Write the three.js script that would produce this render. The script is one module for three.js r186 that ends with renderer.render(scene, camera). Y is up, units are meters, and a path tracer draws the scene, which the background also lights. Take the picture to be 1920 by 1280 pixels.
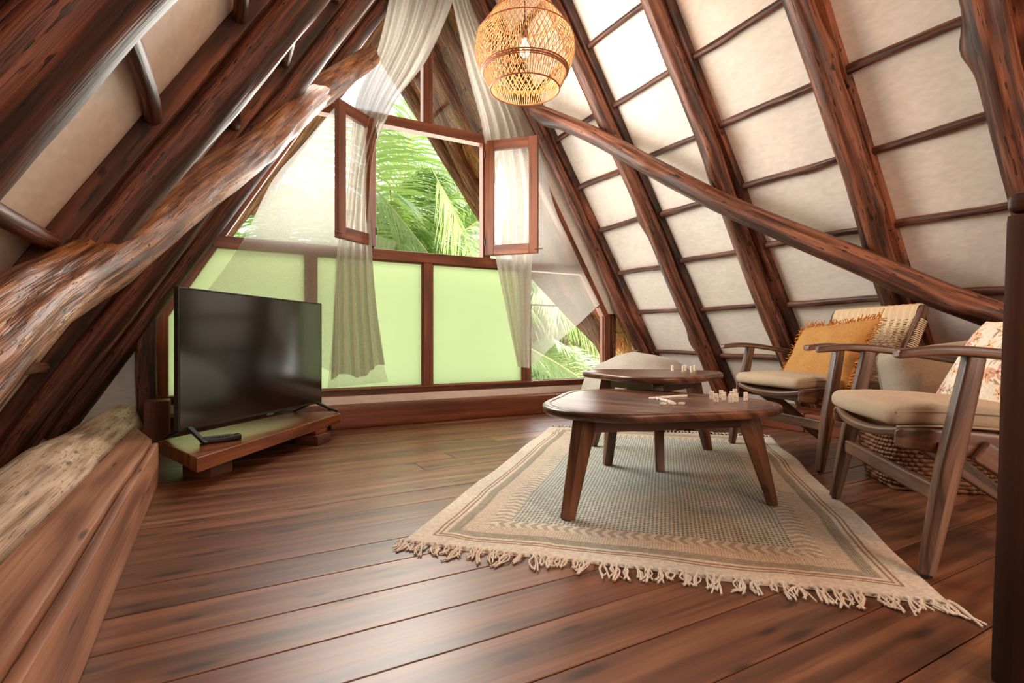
import * as THREE from 'three';
import { mergeGeometries } from 'three/addons/utils/BufferGeometryUtils.js';
import { RoundedBoxGeometry } from 'three/addons/geometries/RoundedBoxGeometry.js';
import { RectAreaLightUniformsLib } from 'three/addons/lights/RectAreaLightUniformsLib.js';

// ---------------------------------------------------------------- camera, sky, sun, daylight, exposure
// The room: x runs along the window wall, "v" (= -z) towards the window wall, y up, floor at y = 0.
const scene = new THREE.Scene();
const camera = new THREE.PerspectiveCamera(2 * Math.atan(0.64) * 180 / Math.PI, 1.5, 0.02, 200);
camera.position.set(0, 0.66, 0);
camera.rotation.set(0, -29 * Math.PI / 180, 0);
camera.setViewOffset(1920, 1280, 0, 2, 1920, 1280);
const renderer = new THREE.WebGLRenderer({ antialias: true });
renderer.toneMapping = THREE.LinearToneMapping;
renderer.toneMappingExposure = 1.72;
renderer.shadowMap.enabled = true;
RectAreaLightUniformsLib.init();
{
  const w = 64, h = 32, d = new Float32Array(w * h * 4);
  for (let j = 0; j < h; j++) for (let i = 0; i < w; i++) {
    const up = Math.max(0, Math.sin(((j + 0.5) / h - 0.5) * Math.PI)), k = Math.pow(up, 0.6), o = (j * w + i) * 4;
    d[o] = 1.25 - 0.45 * k; d[o + 1] = 1.28 - 0.28 * k; d[o + 2] = 1.3 - 0.1 * k; d[o + 3] = 1;
  }
  const t = new THREE.DataTexture(d, w, h, THREE.RGBAFormat, THREE.FloatType);
  t.mapping = THREE.EquirectangularReflectionMapping; t.magFilter = THREE.LinearFilter; t.needsUpdate = true;
  scene.background = t;
  scene.environment = t;
  scene.backgroundIntensity = 1.3; scene.environmentIntensity = 1.3;
}
const sun = new THREE.DirectionalLight(0xfff1d8, 4.2);
sun.position.set(6, 14, 5); sun.target.position.set(1.5, 0, -9);
sun.castShadow = true; sun.shadow.radius = 1.5; sun.shadow.mapSize.set(2048, 2048);
Object.assign(sun.shadow.camera, { left: -14, right: 14, top: 14, bottom: -14, near: 1, far: 50 });
scene.add(sun, sun.target);
// added area lights for the daylight: outside the glazing, and unseen fills inside the room
function daylight(x, y, v, w, h, level, tint, aim = [0, 0, 6]) {
  const l = new THREE.RectAreaLight(tint, level, w, h);
  l.name = 'added_daylight'; l.position.set(x, y, -v); l.lookAt(x + aim[0], y + aim[1], -v + aim[2]); scene.add(l);
}
daylight(1.1, 0.8, 4.42, 2.8, 1.1, 0.4, 0xfffff4);
daylight(3.0, 0.8, 4.42, 0.85, 1.1, 2.4, 0xfffaf2);
daylight(1.57, 1.9, 4.42, 2.6, 1.05, 3.2, 0xfffaf2);
daylight(0.35, 1.75, 4.42, 0.9, 0.7, 3.0, 0xfffaf2);
daylight(1.57, 2.9, 4.42, 1.2, 0.8, 2.6, 0xfffaf2);
daylight(1.0, 1.9, 3.6, 1.4, 1.1, 9.0, 0xfff8ee, [2.4, -0.8, 4]);  // this and the next: fills added inside the room to strengthen the window light
daylight(1.45, 2.75, 3.72, 0.8, 0.7, 2.4, 0xfff8ee, [1.2, -2.0, 3.6]);
// added fill light behind the camera, at a made-up gable window
daylight(1.0, 1.7, -2.8, 1.3, 1.1, 11.0, 0xfff0e0, [2.6, -0.2, -2.2]);

// ---------------------------------------------------------------- helpers
const P = (x, y, v) => new THREE.Vector3(x, y, -v);
const lerp = THREE.MathUtils.lerp, clamp = THREE.MathUtils.clamp;
function rng(seed) { let s = seed >>> 0; return () => { s = (s + 0x6d2b79f5) | 0; let t = Math.imul(s ^ (s >>> 15), 1 | s); t = (t + Math.imul(t ^ (t >>> 7), 61 | t)) ^ t; return ((t ^ (t >>> 14)) >>> 0) / 4294967296; }; }
const hash = (x, y, z) => { let h = Math.imul(x, 374761393) ^ Math.imul(y, 668265263) ^ Math.imul(z, 2147483647 - 61); h = Math.imul(h ^ (h >>> 13), 1274126177); return ((h ^ (h >>> 16)) >>> 0) / 4294967296; };
const sm = (t) => t * t * (3 - 2 * t);
function noise3(x, y, z) {
  const i = Math.floor(x), j = Math.floor(y), k = Math.floor(z), a = sm(x - i), b = sm(y - j), c = sm(z - k);
  const f = (dz) => lerp(lerp(hash(i, j, k + dz), hash(i + 1, j, k + dz), a), lerp(hash(i, j + 1, k + dz), hash(i + 1, j + 1, k + dz), a), b);
  return lerp(f(0), f(1), c) * 2 - 1;
}
function pn(x, y, px, py, seed) {            // tiling value noise 0..1
  const i = Math.floor(x), j = Math.floor(y), a = sm(x - i), b = sm(y - j), m = (n, p) => ((n % p) + p) % p;
  const i0 = m(i, px), i1 = m(i + 1, px), j0 = m(j, py), j1 = m(j + 1, py);
  return lerp(lerp(hash(i0, j0, seed), hash(i1, j0, seed), a), lerp(hash(i0, j1, seed), hash(i1, j1, seed), a), b);
}
function fbm(u, v, px, py, seed, oct = 3) { let s = 0, a = 0.5, n = 0; for (let o = 0; o < oct; o++) { s += a * pn(u * px, v * py, px, py, seed + o * 17); n += a; a *= 0.5; px *= 2; py *= 2; } return s / n; }
const mix3 = (a, b, t) => [lerp(a[0], b[0], t), lerp(a[1], b[1], t), lerp(a[2], b[2], t)];
function tex(w, h, fn, srgb = true) {
  const d = new Uint8Array(w * h * 4);
  for (let j = 0; j < h; j++) for (let i = 0; i < w; i++) { const c = fn(i / w, j / h), o = (j * w + i) * 4; for (let k = 0; k < 3; k++) d[o + k] = clamp(c[k], 0, 255); d[o + 3] = 255; }
  const t = new THREE.DataTexture(d, w, h); t.wrapS = t.wrapT = THREE.RepeatWrapping; t.magFilter = THREE.LinearFilter; t.minFilter = THREE.LinearFilter;
  if (srgb) t.colorSpace = THREE.SRGBColorSpace; t.needsUpdate = true; return t;
}
const rep = (t, x, y) => { const c = t.clone(); c.repeat.set(x, y); c.needsUpdate = true; return c; };

// names, labels, categories
const used = {};
const numbered = (n) => { used[n] = (used[n] || 0) + 1; return used[n] === 1 ? n : n + '_' + String(used[n] - 1).padStart(3, '0'); };
function thing(name, label, category, group, at) {
  const o = new THREE.Group(); o.name = numbered(name); o.userData = { label, category }; if (group) o.userData.group = group;
  if (at) o.position.copy(at); scene.add(o); return o;
}
function struct(name) { const o = new THREE.Group(); o.name = name; o.userData = { kind: 'structure' }; scene.add(o); return o; }
function part(name, geo, mat, parent, kind) {
  const m = new THREE.Mesh(Array.isArray(geo) ? merge(geo) : geo, mat); m.name = name; m.castShadow = m.receiveShadow = true; parent.add(m);
  if (kind) m.userData.kind = kind; return m;
}
function merge(list) {
  return mergeGeometries(list.map((g) => { const n = g.index ? g.toNonIndexed() : g; for (const k of Object.keys(n.attributes)) if (!['position', 'normal', 'uv'].includes(k)) n.deleteAttribute(k); return n; }));
}
// uv in metres, v along the grain axis
function grainUV(g, axis = 'z', ou = 0, ov = 0, s = 1) {
  const p = g.attributes.position, n = g.attributes.normal, uv = new Float32Array(p.count * 2), A = { x: 0, y: 1, z: 2 }[axis];
  for (let i = 0; i < p.count; i++) {
    const c = [p.getX(i), p.getY(i), p.getZ(i)], m = [Math.abs(n.getX(i)), Math.abs(n.getY(i)), Math.abs(n.getZ(i))];
    const d = m[0] >= m[1] && m[0] >= m[2] ? 0 : m[1] >= m[2] ? 1 : 2;
    const o = [0, 1, 2].filter((k) => k !== d), va = d === A ? o[1] : A, ua = o.find((k) => k !== va);
    uv[2 * i] = (c[ua] + ou) * s; uv[2 * i + 1] = (c[va] + ov) * s * (d === A ? 0.3 : 1);
  }
  g.setAttribute('uv', new THREE.BufferAttribute(uv, 2)); return g;
}
let tick = 0;
function box(w, h, d, x, y, z, axis, r = 0.003, seg = 1) { tick++; return grainUV(new RoundedBoxGeometry(w, h, d, seg, Math.min(r, w / 2.1, h / 2.1, d / 2.1)), axis || (w >= h && w >= d ? 'x' : h >= d ? 'y' : 'z'), tick * 0.377, tick * 0.713).translate(x, y, z); }
// rounded, slightly uneven block with fine subdivision
function hewn(w, h, d, { r = 0.01, amp = 0.003, f = 6, n = [8, 8, 60], seed = 1, axis = 'z' } = {}) {
  const g = new THREE.BoxGeometry(w, h, d, ...n), p = g.attributes.position, H = [w / 2, h / 2, d / 2], v = new THREE.Vector3(), q = new THREE.Vector3();
  for (let i = 0; i < p.count; i++) {
    v.fromBufferAttribute(p, i); q.set(clamp(v.x, -H[0] + r, H[0] - r), clamp(v.y, -H[1] + r, H[1] - r), clamp(v.z, -H[2] + r, H[2] - r));
    const l = v.distanceTo(q); if (l > 1e-6) v.sub(q).multiplyScalar(r / l).add(q);
    const fx = axis === 'x' ? f * 0.25 : f, fz = axis === 'z' ? f * 0.25 : f;
    v.x += amp * noise3(v.x * fx + seed, v.y * f, v.z * fz); v.y += amp * noise3(v.x * fx, v.y * f + 40 + seed, v.z * fz); v.z += amp * noise3(v.x * fx, v.y * f, v.z * fz + 90 + seed);
    p.setXYZ(i, v.x, v.y, v.z);
  }
  g.computeVertexNormals(); return grainUV(g, axis, seed * 0.37, seed * 0.71);
}
// swept section along a path: sections are [width, depth]; width lies along "side"
function loft(pts, secs, side, { n = 4, M = 20, N = 14, bevel = 0.12, smooth = true, fn } = {}) {
  const curve = pts.length > 2 && smooth ? new THREE.CatmullRomCurve3(pts, false, 'centripetal') : null, pos = [], uv = [], idx = [];
  const at = (t) => { if (curve) return curve.getPoint(t); const k = Math.min(Math.floor(t * (pts.length - 1)), pts.length - 2); return pts[k].clone().lerp(pts[k + 1], t * (pts.length - 1) - k); };
  const sec = (t) => { const k = Math.min(Math.floor(t * (secs.length - 1)), secs.length - 2), f = t * (secs.length - 1) - k; return [lerp(secs[k][0], secs[k + 1][0], f), lerp(secs[k][1], secs[k + 1][1], f)]; };
  if (secs.length === 1) secs = [secs[0], secs[0]];
  const rings = []; const L = at(0).distanceTo(at(1)) || 1, e = Math.min(0.2, bevel * secs[0][1] / L);
  rings.push([0, 1 - bevel * 1.6], [e * 0.35, 1 - bevel * 0.5], [e, 1]);
  for (let i = 1; i < N; i++) rings.push([e + (1 - 2 * e) * i / N, 1]);
  rings.push([1 - e, 1], [1 - e * 0.35, 1 - bevel * 0.5], [1, 1 - bevel * 1.6]);
  let len = 0, last = null; const a = new THREE.Vector3(), b = new THREE.Vector3(), tg = new THREE.Vector3();
  rings.forEach(([t, k]) => {
    const c = at(t); tg.copy(at(Math.min(1, t + 0.02))).sub(at(Math.max(0, t - 0.02))).normalize();
    a.copy(side).addScaledVector(tg, -side.dot(tg)).normalize(); b.crossVectors(tg, a);
    if (last) len += c.distanceTo(last); last = c.clone(); const [w, d] = sec(t);
    for (let j = 0; j <= M; j++) {
      const th = j / M * Math.PI * 2, C = Math.cos(th), S = Math.sin(th), x = Math.sign(C) * Math.pow(Math.abs(C), 2 / n) * w / 2, y = Math.sign(S) * Math.pow(Math.abs(S), 2 / n) * d / 2;
      const kx = k < 1 ? Math.max(0.2, 1 - (1 - k) * d / Math.max(w, 1e-6)) : 1, m = fn ? fn(t, th) : 1;
      pos.push(c.x + (a.x * x * kx + b.x * y * k) * m, c.y + (a.y * x * kx + b.y * y * k) * m, c.z + (a.z * x * kx + b.z * y * k) * m); uv.push(j / M * 2 * (w + d), len);
    }
  });
  const R = rings.length, W = M + 1;
  for (let i = 0; i < R - 1; i++) for (let j = 0; j < M; j++) { const o = i * W + j; idx.push(o, o + 1, o + W, o + 1, o + W + 1, o + W); }
  const g = new THREE.BufferGeometry(); g.setAttribute('position', new THREE.Float32BufferAttribute(pos, 3)); g.setAttribute('uv', new THREE.Float32BufferAttribute(uv, 2)); g.setIndex(idx); g.computeVertexNormals(); seam(g, R, M);
  return capped(g, R, M, at(0), at(1));
}
function seam(g, R, M) {
  const n = g.attributes.normal, W = M + 1;
  for (let i = 0; i < R; i++) { const o = i * W, q = o + M, x = n.getX(o) + n.getX(q), y = n.getY(o) + n.getY(q), z = n.getZ(o) + n.getZ(q), l = Math.hypot(x, y, z) || 1; n.setXYZ(o, x / l, y / l, z / l); n.setXYZ(q, x / l, y / l, z / l); }
}
function capped(g, R, M, c0, c1) {
  const W = M + 1, p = g.attributes.position, pos = [], uv = [], nor = [], idx = [];
  for (const [row, c, s] of [[0, c0, 1], [R - 1, c1, -1]]) {
    const base = pos.length / 3, nn = new THREE.Vector3().subVectors(c1, c0).normalize().multiplyScalar(-s), cc = new THREE.Vector3();
    for (let j = 0; j < M; j++) cc.add(new THREE.Vector3().fromBufferAttribute(p, row * W + j)); cc.divideScalar(M);
    pos.push(cc.x, cc.y, cc.z); uv.push(0.5, 0); nor.push(nn.x, nn.y, nn.z);
    for (let j = 0; j <= M; j++) { const q = row * W + j; pos.push(p.getX(q), p.getY(q), p.getZ(q)); const th = j / M * 6.283; uv.push(0.5 + 0.05 * Math.cos(th), 0.05 * Math.sin(th)); nor.push(nn.x, nn.y, nn.z); }
    for (let j = 0; j < M; j++) s > 0 ? idx.push(base, base + 2 + j, base + 1 + j) : idx.push(base, base + 1 + j, base + 2 + j);
  }
  const k = new THREE.BufferGeometry(); k.setAttribute('position', new THREE.Float32BufferAttribute(pos, 3)); k.setAttribute('uv', new THREE.Float32BufferAttribute(uv, 2)); k.setAttribute('normal', new THREE.Float32BufferAttribute(nor, 3)); k.setIndex(idx);
  return merge([g, k]);
}
// an uneven round timber; u goes once round, v in metres along
function log(pts, radii, { seed = 1, M = 20, per = 16, wander = 0.012, lump = 0.1, hew = 0.06, knots = 0, fine = 0.02 } = {}) {
  const curve = new THREE.CatmullRomCurve3(pts.length > 2 ? pts : [pts[0], pts[0].clone().lerp(pts[1], 0.5), pts[1]], false, 'centripetal'), L = curve.getLength(), N = Math.max(8, Math.ceil(L * per));
  const pos = [], uv = [], idx = [], r0 = rng(seed), ks = Array.from({ length: knots }, () => [r0(), r0() * 6.283, 0.1 + 0.12 * r0(), 0.25 + 0.5 * r0()]);
  const ref = Math.abs(pts[0].clone().sub(pts[pts.length - 1]).normalize().z) > 0.8 ? new THREE.Vector3(0, 1, 0) : new THREE.Vector3(0, 0, 1), a = new THREE.Vector3(), b = new THREE.Vector3(), W = M + 1;
  for (let i = 0; i <= N; i++) {
    const t = i / N, s = t * L, c = curve.getPointAt(t), tg = curve.getTangentAt(t); a.copy(ref).addScaledVector(tg, -ref.dot(tg)).normalize(); b.crossVectors(tg, a);
    const k = t * (radii.length - 1), ki = Math.min(Math.floor(k), radii.length - 2), R = lerp(radii[ki], radii[ki + 1], k - ki), endk = i === 0 || i === N ? 0.9 : 1;
    c.addScaledVector(a, wander * noise3(seed * 3.1, s * 1.7, 1)).addScaledVector(b, wander * noise3(seed * 3.1, s * 1.7, 9));
    for (let j = 0; j <= M; j++) {
      const th = (j % M) / M * Math.PI * 2, C = Math.cos(th), S = Math.sin(th);
      let m = 1 + lump * noise3(C * 0.9 + seed, S * 0.9, s * 2.3) + hew * noise3(C * 2.2, S * 2.2 + seed * 2, s * 1.1) + fine * noise3(C * 5 + seed, S * 5, s * 6) + fine * 0.6 * noise3(C * 11, S * 11 + seed, s * 3.5);
      for (const [kt, kth, kw, kh] of ks) { const dth = Math.atan2(Math.sin(th - kth), Math.cos(th - kth)), ds = (t - kt) * L; m += kh * Math.exp(-(dth * dth) / 0.25 - (ds * ds) / (kw * kw * 0.4)); }
      m *= endk; pos.push(c.x + (a.x * C + b.x * S) * R * m, c.y + (a.y * C + b.y * S) * R * m, c.z + (a.z * C + b.z * S) * R * m); uv.push(j / M, s + seed * 0.37);
    }
  }
  for (let i = 0; i < N; i++) for (let j = 0; j < M; j++) { const o = i * W + j; idx.push(o, o + 1, o + W, o + 1, o + W + 1, o + W); }
  const g = new THREE.BufferGeometry(); g.setAttribute('position', new THREE.Float32BufferAttribute(pos, 3)); g.setAttribute('uv', new THREE.Float32BufferAttribute(uv, 2)); g.setIndex(idx); g.computeVertexNormals(); seam(g, N + 1, M);
  return capped(g, N + 1, M, pts[0], pts[pts.length - 1]);
}
function surf(nu, nv, fn, su = 1, sv = 1) {
  const pos = [], uv = [], idx = [];
  for (let j = 0; j <= nv; j++) for (let i = 0; i <= nu; i++) { const q = fn(i / nu, j / nv); pos.push(q.x, q.y, q.z); uv.push(i / nu * su, j / nv * sv); }
  for (let j = 0; j < nv; j++) for (let i = 0; i < nu; i++) { const o = j * (nu + 1) + i; idx.push(o, o + 1, o + nu + 1, o + 1, o + nu + 2, o + nu + 1); }
  const g = new THREE.BufferGeometry(); g.setAttribute('position', new THREE.Float32BufferAttribute(pos, 3)); g.setAttribute('uv', new THREE.Float32BufferAttribute(uv, 2)); g.setIndex(idx); g.computeVertexNormals(); return g;
}
function tube(pts, r, seg = 24, rad = 6, closed = false) { return new THREE.TubeGeometry(new THREE.CatmullRomCurve3(pts, closed, 'centripetal'), seg, r, rad, closed); }
const along = (arr, t) => { const k = clamp(t, 0, 1) * (arr.length - 1), i = Math.min(Math.floor(k), arr.length - 2), f = k - i; return arr[i].map((x, c) => { const p0 = (arr[i - 1] || arr[i])[c], p1 = x, p2 = arr[i + 1][c], p3 = (arr[i + 2] || arr[i + 1])[c]; return 0.5 * (2 * p1 + (p2 - p0) * f + (2 * p0 - 5 * p1 + 4 * p2 - p3) * f * f + (3 * p1 - p0 - 3 * p2 + p3) * f * f * f); }); };

// ---------------------------------------------------------------- textures and materials
function woodTex(dark, mid, light, { U = 5, V = 1, seed = 3, pores = 0.3, w = 768, h = 1024, ringy = 0.45, warp = 2.4, crack = 0, con = 1.35, patch = 0.5, sv = 2, spots = 0, fis = 0.8 } = {}) {
  const rk = rng(seed * 7 + 1), ks = Array.from({ length: spots }, () => [rk(), rk(), 0.006 + 0.008 * rk(), 1.2 + rk()]);
  return tex(w, h, (u, v) => {
    const wv = fbm(u, v, 3, 2, seed, 3), ring = 0.5 + 0.5 * Math.sin((u * U + wv * warp) * Math.PI * 2), st = fbm(u, v, 26, sv, seed + 5, 3), fine = fbm(u, v, 120, 8, seed + 9, 2), big = fbm(u, v, 3, 2, seed + 31, 2);
    let t = ringy * ring + (0.8 - ringy) * st + 0.2 * fine; t = clamp((t - 0.5) * con + 0.5 + (big - 0.5) * patch, 0, 1);
    let c = t < 0.5 ? mix3(dark, mid, t * 2) : mix3(mid, light, t * 2 - 1);
    const po = pn(u * 200, v * 14, 200, 14, seed + 77); if (po > 0.78) c = mix3(c, dark, Math.min(1, pores * (po - 0.78) * 5)); const fi = pn(u * 84, v * 5 * sv, 84, 5 * sv, seed + 55); if (sv > 2 && fi > 0.8) c = mix3(c, dark.map((q) => q * 0.6), Math.min(fis, (fi - 0.8) * 7));
    if (crack) { const q = Math.abs(fbm(u, v, 7, 1, seed + 91, 3) - 0.5); if (q < crack) c = mix3(c, [20, 12, 8], 0.75 * (1 - q / crack)); }
    for (const [x, y, q, e] of ks) { const d = Math.hypot((u - x) / q, (v - y) / (q * e)); if (d < 1.6) c = mix3(c, [30, 20, 15], d < 0.7 ? 0.55 : 0.45 * (1.6 - d) / 0.9); }
    return c;
  });
}
const T = {
  floor: woodTex([78, 49, 33], [124, 83, 59], [166, 120, 88], { U: 7, seed: 11, ringy: 0.16, con: 1.5, patch: 0.35, warp: 3.2, spots: 26, w: 1024, h: 1536 }),
  log: woodTex([36, 21, 15], [92, 53, 36], [150, 96, 68], { U: 3, seed: 23, w: 512, ringy: 0.14, warp: 2, crack: 0, con: 1.9, patch: 0.9, sv: 7, h: 1536 }),
  hewn: woodTex([76, 44, 24], [146, 96, 58], [198, 158, 112], { U: 3, seed: 37, w: 768, ringy: 0.16, warp: 3, crack: 0, con: 1.8, patch: 0.9, sv: 8, spots: 8 }),
  pale: woodTex([104, 80, 62], [176, 148, 122], [216, 196, 172], { U: 4, seed: 41, w: 768, ringy: 0.16, fis: 0.28, crack: 0.003, con: 1.5, patch: 0.8, sv: 6, spots: 8 }),
  beam: woodTex([116, 84, 66], [168, 134, 110], [204, 174, 150], { U: 4, seed: 43, w: 768, ringy: 0.3, crack: 0.007, con: 1.4, patch: 0.7, sv: 2, spots: 8 }),
  frame: woodTex([76, 38, 20], [120, 66, 38], [154, 94, 58], { U: 4, seed: 53, w: 512, ringy: 0.3 }),
  walnut: woodTex([42, 26, 19], [88, 55, 39], [130, 86, 60], { U: 4, seed: 67, w: 512, ringy: 0.3 }),
  chair: woodTex([58, 38, 28], [104, 74, 56], [140, 106, 82], { U: 3, seed: 71, w: 512, ringy: 0.25 }),
  linen: tex(256, 256, (u, v) => { const a = 0.5 + 0.5 * Math.sin(u * 64 * 6.2832), b = 0.5 + 0.5 * Math.sin(v * 64 * 6.2832), n = fbm(u, v, 32, 32, 5, 2), k = 196 + 38 * (a * b) + 36 * (n - 0.5); return [k, k, k]; }),
  plaster: tex(512, 512, (u, v) => { const n = fbm(u, v, 6, 6, 3, 4), f = fbm(u, v, 90, 40, 8, 2), k = 228 + 11 * (n - 0.5) + 16 * (f - 0.5), s = fbm(u, v, 9, 5, 77, 3) > 0.7 ? 3 : 0; return [k + 3 - s, k - s, k - 5 - s * 1.5]; }),
};
const std = (o) => new THREE.MeshStandardMaterial(o), phy = (o) => new THREE.MeshPhysicalMaterial(o);
const wood = (t, o = {}, sx = 1, sy = 0.5) => { const m = rep(t, sx, sy); return std({ map: m, bumpMap: m, bumpScale: 0.0016, roughness: 0.5, ...o }); };
const M = {
  floor: [0xe6e0dc, 0xd0c4bc, 0xe6d8cc, 0xc4b4ac, 0xdcccc4].map((c) => wood(T.floor, { color: c, roughness: 0.37, bumpScale: 0.0008 }, 1.2, 0.5)),
  sub: std({ color: 0x140c08, roughness: 1 }),
  log: wood(T.log, { roughness: 0.5, bumpScale: 0.004 }, 1, 0.5),
  logDark: wood(T.log, { roughness: 0.55, bumpScale: 0.005, color: 0xd0beb4 }, 2, 0.8),
  hewn: wood(T.hewn, { roughness: 0.55, bumpScale: 0.006 }, 2, 0.9),
  pale: wood(T.pale, { roughness: 0.62, bumpScale: 0.006 }, 2, 0.8),
  beam: wood(T.beam, { roughness: 0.55, bumpScale: 0.003, color: 0xeed0be }, 1.6, 0.5),
  frame: wood(T.frame, { roughness: 0.42 }, 2, 0.7),
  base: wood(T.frame, { roughness: 0.45, color: 0xe8d8d0 }, 1.4, 0.5),
  purlin: wood(T.log, { roughness: 0.5, bumpScale: 0.003, color: 0xfff0e8 }, 1, 0.9),
  walnut: wood(T.walnut, { roughness: 0.3, bumpScale: 0.0006 }, 2, 0.8),
  walnutLeg: wood(T.chair, { roughness: 0.42, bumpScale: 0.0006, color: 0xe8d0b4 }, 4, 1.2),
  chair: wood(T.chair, { roughness: 0.38, bumpScale: 0.0006 }, 4, 1.2),
  bench: wood(T.frame, { roughness: 0.22, bumpScale: 0.0008 }, 2, 0.6),
  benchLeg: wood(T.walnut, { roughness: 0.5, color: 0xd0c0b8 }, 2, 0.8),
  post: wood(T.walnut, { roughness: 0.5, color: 0xb8a8a0 }, 1.5, 0.5),
  plaster: std({ map: rep(T.plaster, 0.7, 0.7), bumpMap: rep(T.plaster, 0.7, 0.7), bumpScale: 0.004, roughness: 0.75, color: 0xfffaf4 }),
  glass: phy({ color: 0xffffff, roughness: 0, transmission: 1, thickness: 0, ior: 1.5 }),
  frosted: phy({ color: 0xe1e9cd, roughness: 0.9, transmission: 1, thickness: 0, ior: 1.3 }),
  black: std({ color: 0x0b0b0b, roughness: 0.4 }),
  screen: phy({ color: 0x060606, roughness: 0.12, ior: 1.9 }),
};

// ---------------------------------------------------------------- roof slopes
// axis lines of the rafters: right x = 4.2 - 0.62 y, left x = -0.92 + 0.62 y
const SL = 1.1766;
const slope = {
  right: { x: (y) => 4.2 - 0.62 * y, n: new THREE.Vector3(-1 / SL, -0.62 / SL, 0), d: new THREE.Vector3(0.62 / SL, -1 / SL, 0) },
  left: { x: (y) => -0.92 + 0.62 * y, n: new THREE.Vector3(1 / SL, -0.62 / SL, 0), d: new THREE.Vector3(-0.62 / SL, -1 / SL, 0) },
};
const onSlope = (s, y, v, off = 0) => P(slope[s].x(y), y, v).addScaledVector(slope[s].n, off);
function slopeBox(s, y0, y1, v0, v1, off, thick, axis = 'z') {   // a board lying in the slope; its inner face lies "off" from the rafters' axis
  const a = onSlope(s, (y0 + y1) / 2, (v0 + v1) / 2, off - thick / 2), L = Math.abs(y1 - y0) * SL, g = box(L, thick, Math.abs(v1 - v0), 0, 0, 0, axis, 0.004);
  const m = new THREE.Matrix4().makeBasis(slope[s].d, slope[s].n, new THREE.Vector3().crossVectors(slope[s].d, slope[s].n)); m.setPosition(a);
  return g.applyMatrix4(m);
}
const VNEAR = -3.0, VWIN = 4.3;
const wallRight = struct('wall_right'), wallLeft = struct('wall_left');
part('plaster_slab', slopeBox('right', -0.15, 4.32, VNEAR, 4.36, -0.088, 0.12), M.plaster, wallRight);
part('plaster_slab', slopeBox('left', -0.15, 4.32, VNEAR, 4.36, -0.088, 0.12), M.plaster, wallLeft);
// the dark underlay of the thatch above the plaster keeps the weather out
part('underlay', [slopeBox('right', -0.4, 4.5, VNEAR - 0.1, 4.4, -0.21, 0.1), slopeBox('left', -0.4, 4.5, VNEAR - 0.1, 4.4, -0.21, 0.1)], M.sub, wallRight);

const RV = { right: [4.16, 3.36, 2.56, 1.73, 1.01, 0.2], left: [4.2, 3.13, 2.04, 1.03, -0.1] };
const RR = { right: [0.062, 0.066, 0.068, 0.07, 0.076, 0.075], left: [0.07, 0.07, 0.07, 0.08, 0.085] };
const ordinal = ['nearest the gable window', 'second from the gable window', 'third from the gable window', 'fourth from the gable window', 'fifth from the gable window', 'sixth from the gable window'];
const ordinalL = ['nearest the gable window', 'second from the gable window', 'third from the gable window', 'wide and almost black near the upper corner', 'fifth from the gable window'];
for (const s of ['right', 'left']) RV[s].forEach((v, i) => {
  const r = RR[s][i], lo = s === 'right' ? 0.1 : 0.06, t = thing('rafter', `round timber rafter on the ${s === 'right' ? 'white slope' : 'television side'}, ${s === 'right' ? ordinal[i] : ordinalL[i]}`, 'rafter', null, onSlope(s, lo, v));
  const A = new THREE.Vector3(), B = onSlope(s, 4.08, v).sub(onSlope(s, lo, v)), near = s === 'left' && i > 1 || i > 3;
  const pts = [0, 0.2, 0.4, 0.6, 0.8, 1].map((k) => A.clone().lerp(B, k).add(new THREE.Vector3(0, 0, 0.03 * noise3(k * 4, i * 7.3, s.length))));
  part('timber', log(pts, [r * 1.05, r, r * 0.96], { seed: 10 + i * 3 + s.length, M: near ? 32 : 22, per: near ? 30 : 20, wander: 0.01, lump: 0.07, hew: 0.07, fine: 0.035, knots: s === 'left' ? 0 : near ? 4 : 3 }), s === 'left' ? M.logDark : M.log, t);
});
// battens tucked behind every rafter and purlin poles between the rafters
const PY = [2.86, 2.47, 2.07, 1.685, 1.295, 0.905, 0.505, 3.25, 3.64];
for (const s of ['right', 'left']) {
  const W = s === 'right' ? wallRight : wallLeft;
  RV[s].forEach((v, i) => part('batten', slopeBox(s, -0.05, 4.2, v - RR[s][i] - 0.034, v - RR[s][i] + 0.03, -0.028, 0.06, 'x'), s === 'right' ? M.purlin : M.log, W));
  PY.forEach((y, j) => {
    for (let i = 0; i < RV[s].length - 1; i++) {
      const v0 = RV[s][i] + 0.02, v1 = RV[s][i + 1] - 0.02, dy = 0.02 * noise3(i * 5.1, j * 3.7, s.length), k = 0.022 + 0.005 * noise3(i * 2.3, j * 8.1, 4), off = -0.062;
      const pts = [0, 0.25, 0.5, 0.75, 1].map((t) => onSlope(s, y + dy + 0.012 * noise3(t * 3, i * 9.1 + j * 4.7, s.length), lerp(v0, v1, t), off + 0.004 * noise3(t * 4, j, i)));
      part('purlin', log(pts, [k * 1.05, k, k * 0.95], { seed: 100 + i * 11 + j * 5 + s.length, M: 12, per: 22, wander: 0.003, lump: 0.14, hew: 0.1, knots: 2, fine: 0.05 }), M.purlin, W);
    }
  });
}
// ridge pole
part('pole', log([P(1.64, 4.12, VNEAR), P(1.64, 4.12, 1), P(1.64, 4.12, 6.2)], [0.07, 0.07], { seed: 71, M: 18, per: 8 }), M.log, thing('ridge_pole', 'dark round ridge pole along the very top of the roof', 'beam'));

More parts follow.
